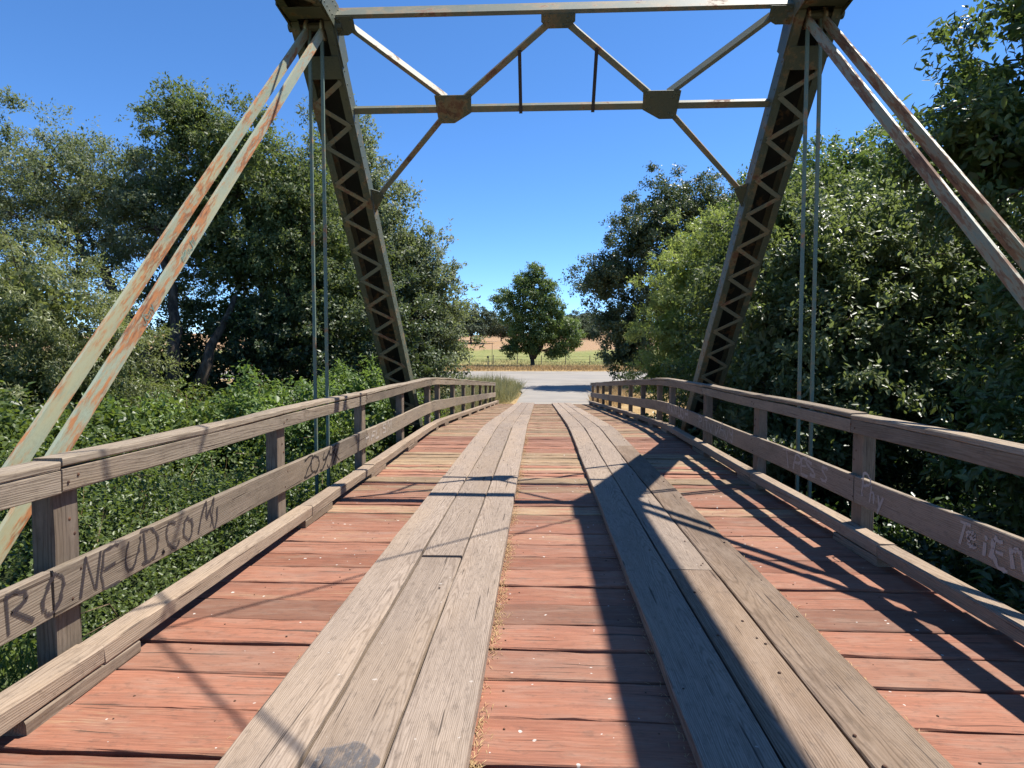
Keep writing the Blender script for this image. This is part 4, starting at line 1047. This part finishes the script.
# scorch mark on the plank in front (a real burnt patch)
mS, nt = new_mat('scorched_wood'); n = N(nt)
pz = n.node('ShaderNodeTexCoord').outputs['Object']
f = n.ramp(n.noise(n.vmul(pz, (45., 14., 1.)), 1., 4., .75), .30, .62)
b_ = n.principled((.095, .097, .105), .85, None, .1); t_ = n.node('ShaderNodeBsdfTransparent'); mx = n.node('ShaderNodeMixShader')
n.link(n.math('MULTIPLY', f, .62), mx.inputs[0]); n.link(t_.outputs[0], mx.inputs[1]); n.link(b_, mx.inputs[2]); n.out(mx.outputs[0])
sc_ = MB(); ring_ = []
for i in range(28):
    th = 2 * pi * i / 28; rr_ = 1 + .10 * sin(5 * th + 1) + RNG.normal(0, .04)
    ring_.append((-.905 + .125 * cos(th) * rr_, 2.24 + .12 * sin(th) * rr_, .0742))
sc_.add(ring_ + [(-.905, 2.24, .0742)], [(i, (i + 1) % 28, 28) for i in range(28)])
trk_l = [o_ for o_ in bridge.children if o_.name.startswith('wheel_track')][0]
sc_.build('scorch_mark', mS, trk_l)

# ------------------------------------------------------------------ field fence, pole and post box across the road
mF, nt = new_mat('grey_fence_timber'); n = N(nt)
n.out(n.principled(n.mix(n.noise(n.node('ShaderNodeTexCoord').outputs['Object'], 8., 3.), (.16, .13, .10), (.26, .22, .17)), .9))
fence = thing('wire_fence', 'low wire fence with slim weathered posts along the field across the road', 'fence', (0, 82.5, float(ground(0, 82.5))))
fx_ = np.arange(-16, 20, 3.2)
for x_ in fx_:
    b = MB(); z_ = float(ground(x_, 82.5)); b.tube([(x_, 82.5, z_ - .3), (x_ + .02, 82.5, z_ + .6), (x_ + .03, 82.52, z_ + 1.25)], [.06, .055, .05], 8); b.build('fence_post', mF, fence)
for hgt in (.35, .7, 1.05):
    b = MB(); b.tube([(x_, 82.44, float(ground(x_, 82.5)) + hgt) for x_ in fx_], .012, 5); b.build('wire', M['black_steel'], fence)
pole = thing('marker_pole', 'thin dark pole standing in the field left of the lone oak', 'pole', (-6.35, 80.0, float(ground(-6.35, 80.))))
b = MB(); z_ = ROOT[pole.name][2]; b.tube([(-6.35, 80, z_ - .2), (-6.35, 80, z_ + 1.4), (-6.33, 80, z_ + 2.9)], [.035, .033, .028], 8); b.build('shaft', M['black_steel'], pole)
b = MB(); b.tube([(-6.33, 80, z_ + 2.86), (-6.33, 80, z_ + 2.96)], [.05, .02], 8); b.build('finial', M['black_steel'], pole)
box = thing('letterbox', 'small dark letterbox on a short post beside the thin pole', 'letterbox', (-6.75, 78.6, float(ground(-6.75, 78.6))))
z_ = ROOT[box.name][2]
b = MB(); b.board([(-6.75, 78.6, z_ - .2), (-6.75, 78.6, z_ + 1.0)], .1, .1, EX, (0, 1, 0)); b.build('post', mF, box)
b = MB(); b.poly([(-6.75 + q[0], 78.3, z_ + 1.0 + q[1]) for q in ((-.11, 0), (.11, 0), (.11, .17), (.07, .25), (0, .28), (-.07, .25), (-.11, .17))], (0, 1, 0), .5); bo = b.build('box', M['black_steel'], box)

# ------------------------------------------------------------------ light, sky, camera
world = bpy.data.worlds.new('World'); scene.world = world; world.use_nodes = True
wn = world.node_tree; wn.nodes.clear(); n = N(wn)
sky = n.node('ShaderNodeTexSky', sky_type='NISHITA'); sky.sun_disc = False
sky.sun_elevation = EL; sky.sun_rotation = AZ; sky.altitude = 0; sky.air_density = .6; sky.dust_density = 0.; sky.ozone_density = 6.0
bg = n.node('ShaderNodeBackground'); bg.inputs['Strength'].default_value = .136
hs = n.node('ShaderNodeHueSaturation'); hs.inputs['Saturation'].default_value = 1.13; n.link(sky.outputs[0], hs.inputs['Color'])
n.link(hs.outputs[0], bg.inputs[0]); wo = n.node('ShaderNodeOutputWorld'); n.link(bg.outputs[0], wo.inputs[0])

sl = bpy.data.lights.new('sun', 'SUN'); sl.energy = 5.0; sl.angle = radians(.53); sl.color = (1., .95, .88)
so_ = bpy.data.objects.new('sun', sl); COL.objects.link(so_)
from mathutils import Vector, Matrix
so_.rotation_euler = Vector(SUNV).to_track_quat('Z', 'Y').to_euler(); so_.location = (10, 5, 25)

cam = bpy.data.cameras.new('camera'); co = bpy.data.objects.new('camera', cam); COL.objects.link(co)
cam.sensor_width = 36.; cam.lens = 620. / 1024 * 36.; cam.clip_end = 3000; cam.clip_start = .05
co.location = (-.17, 0, 1.62)
co.rotation_euler = (radians(90 - 2.8624), 0, radians(2.5826))
scene.camera = co
scene.view_settings.view_transform = 'Standard'; scene.view_settings.look = 'None'
scene.view_settings.exposure = .95; scene.view_settings.gamma = 1.
scene.render.engine = 'CYCLES'
c = scene.cycles
c.max_bounces = 6; c.diffuse_bounces = 3; c.glossy_bounces = 2; c.transmission_bounces = 4; c.transparent_max_bounces = 8
c.caustics_reflective = False; c.caustics_refractive = False
c.use_adaptive_sampling = True; c.adaptive_threshold = .015
c.use_denoising = True
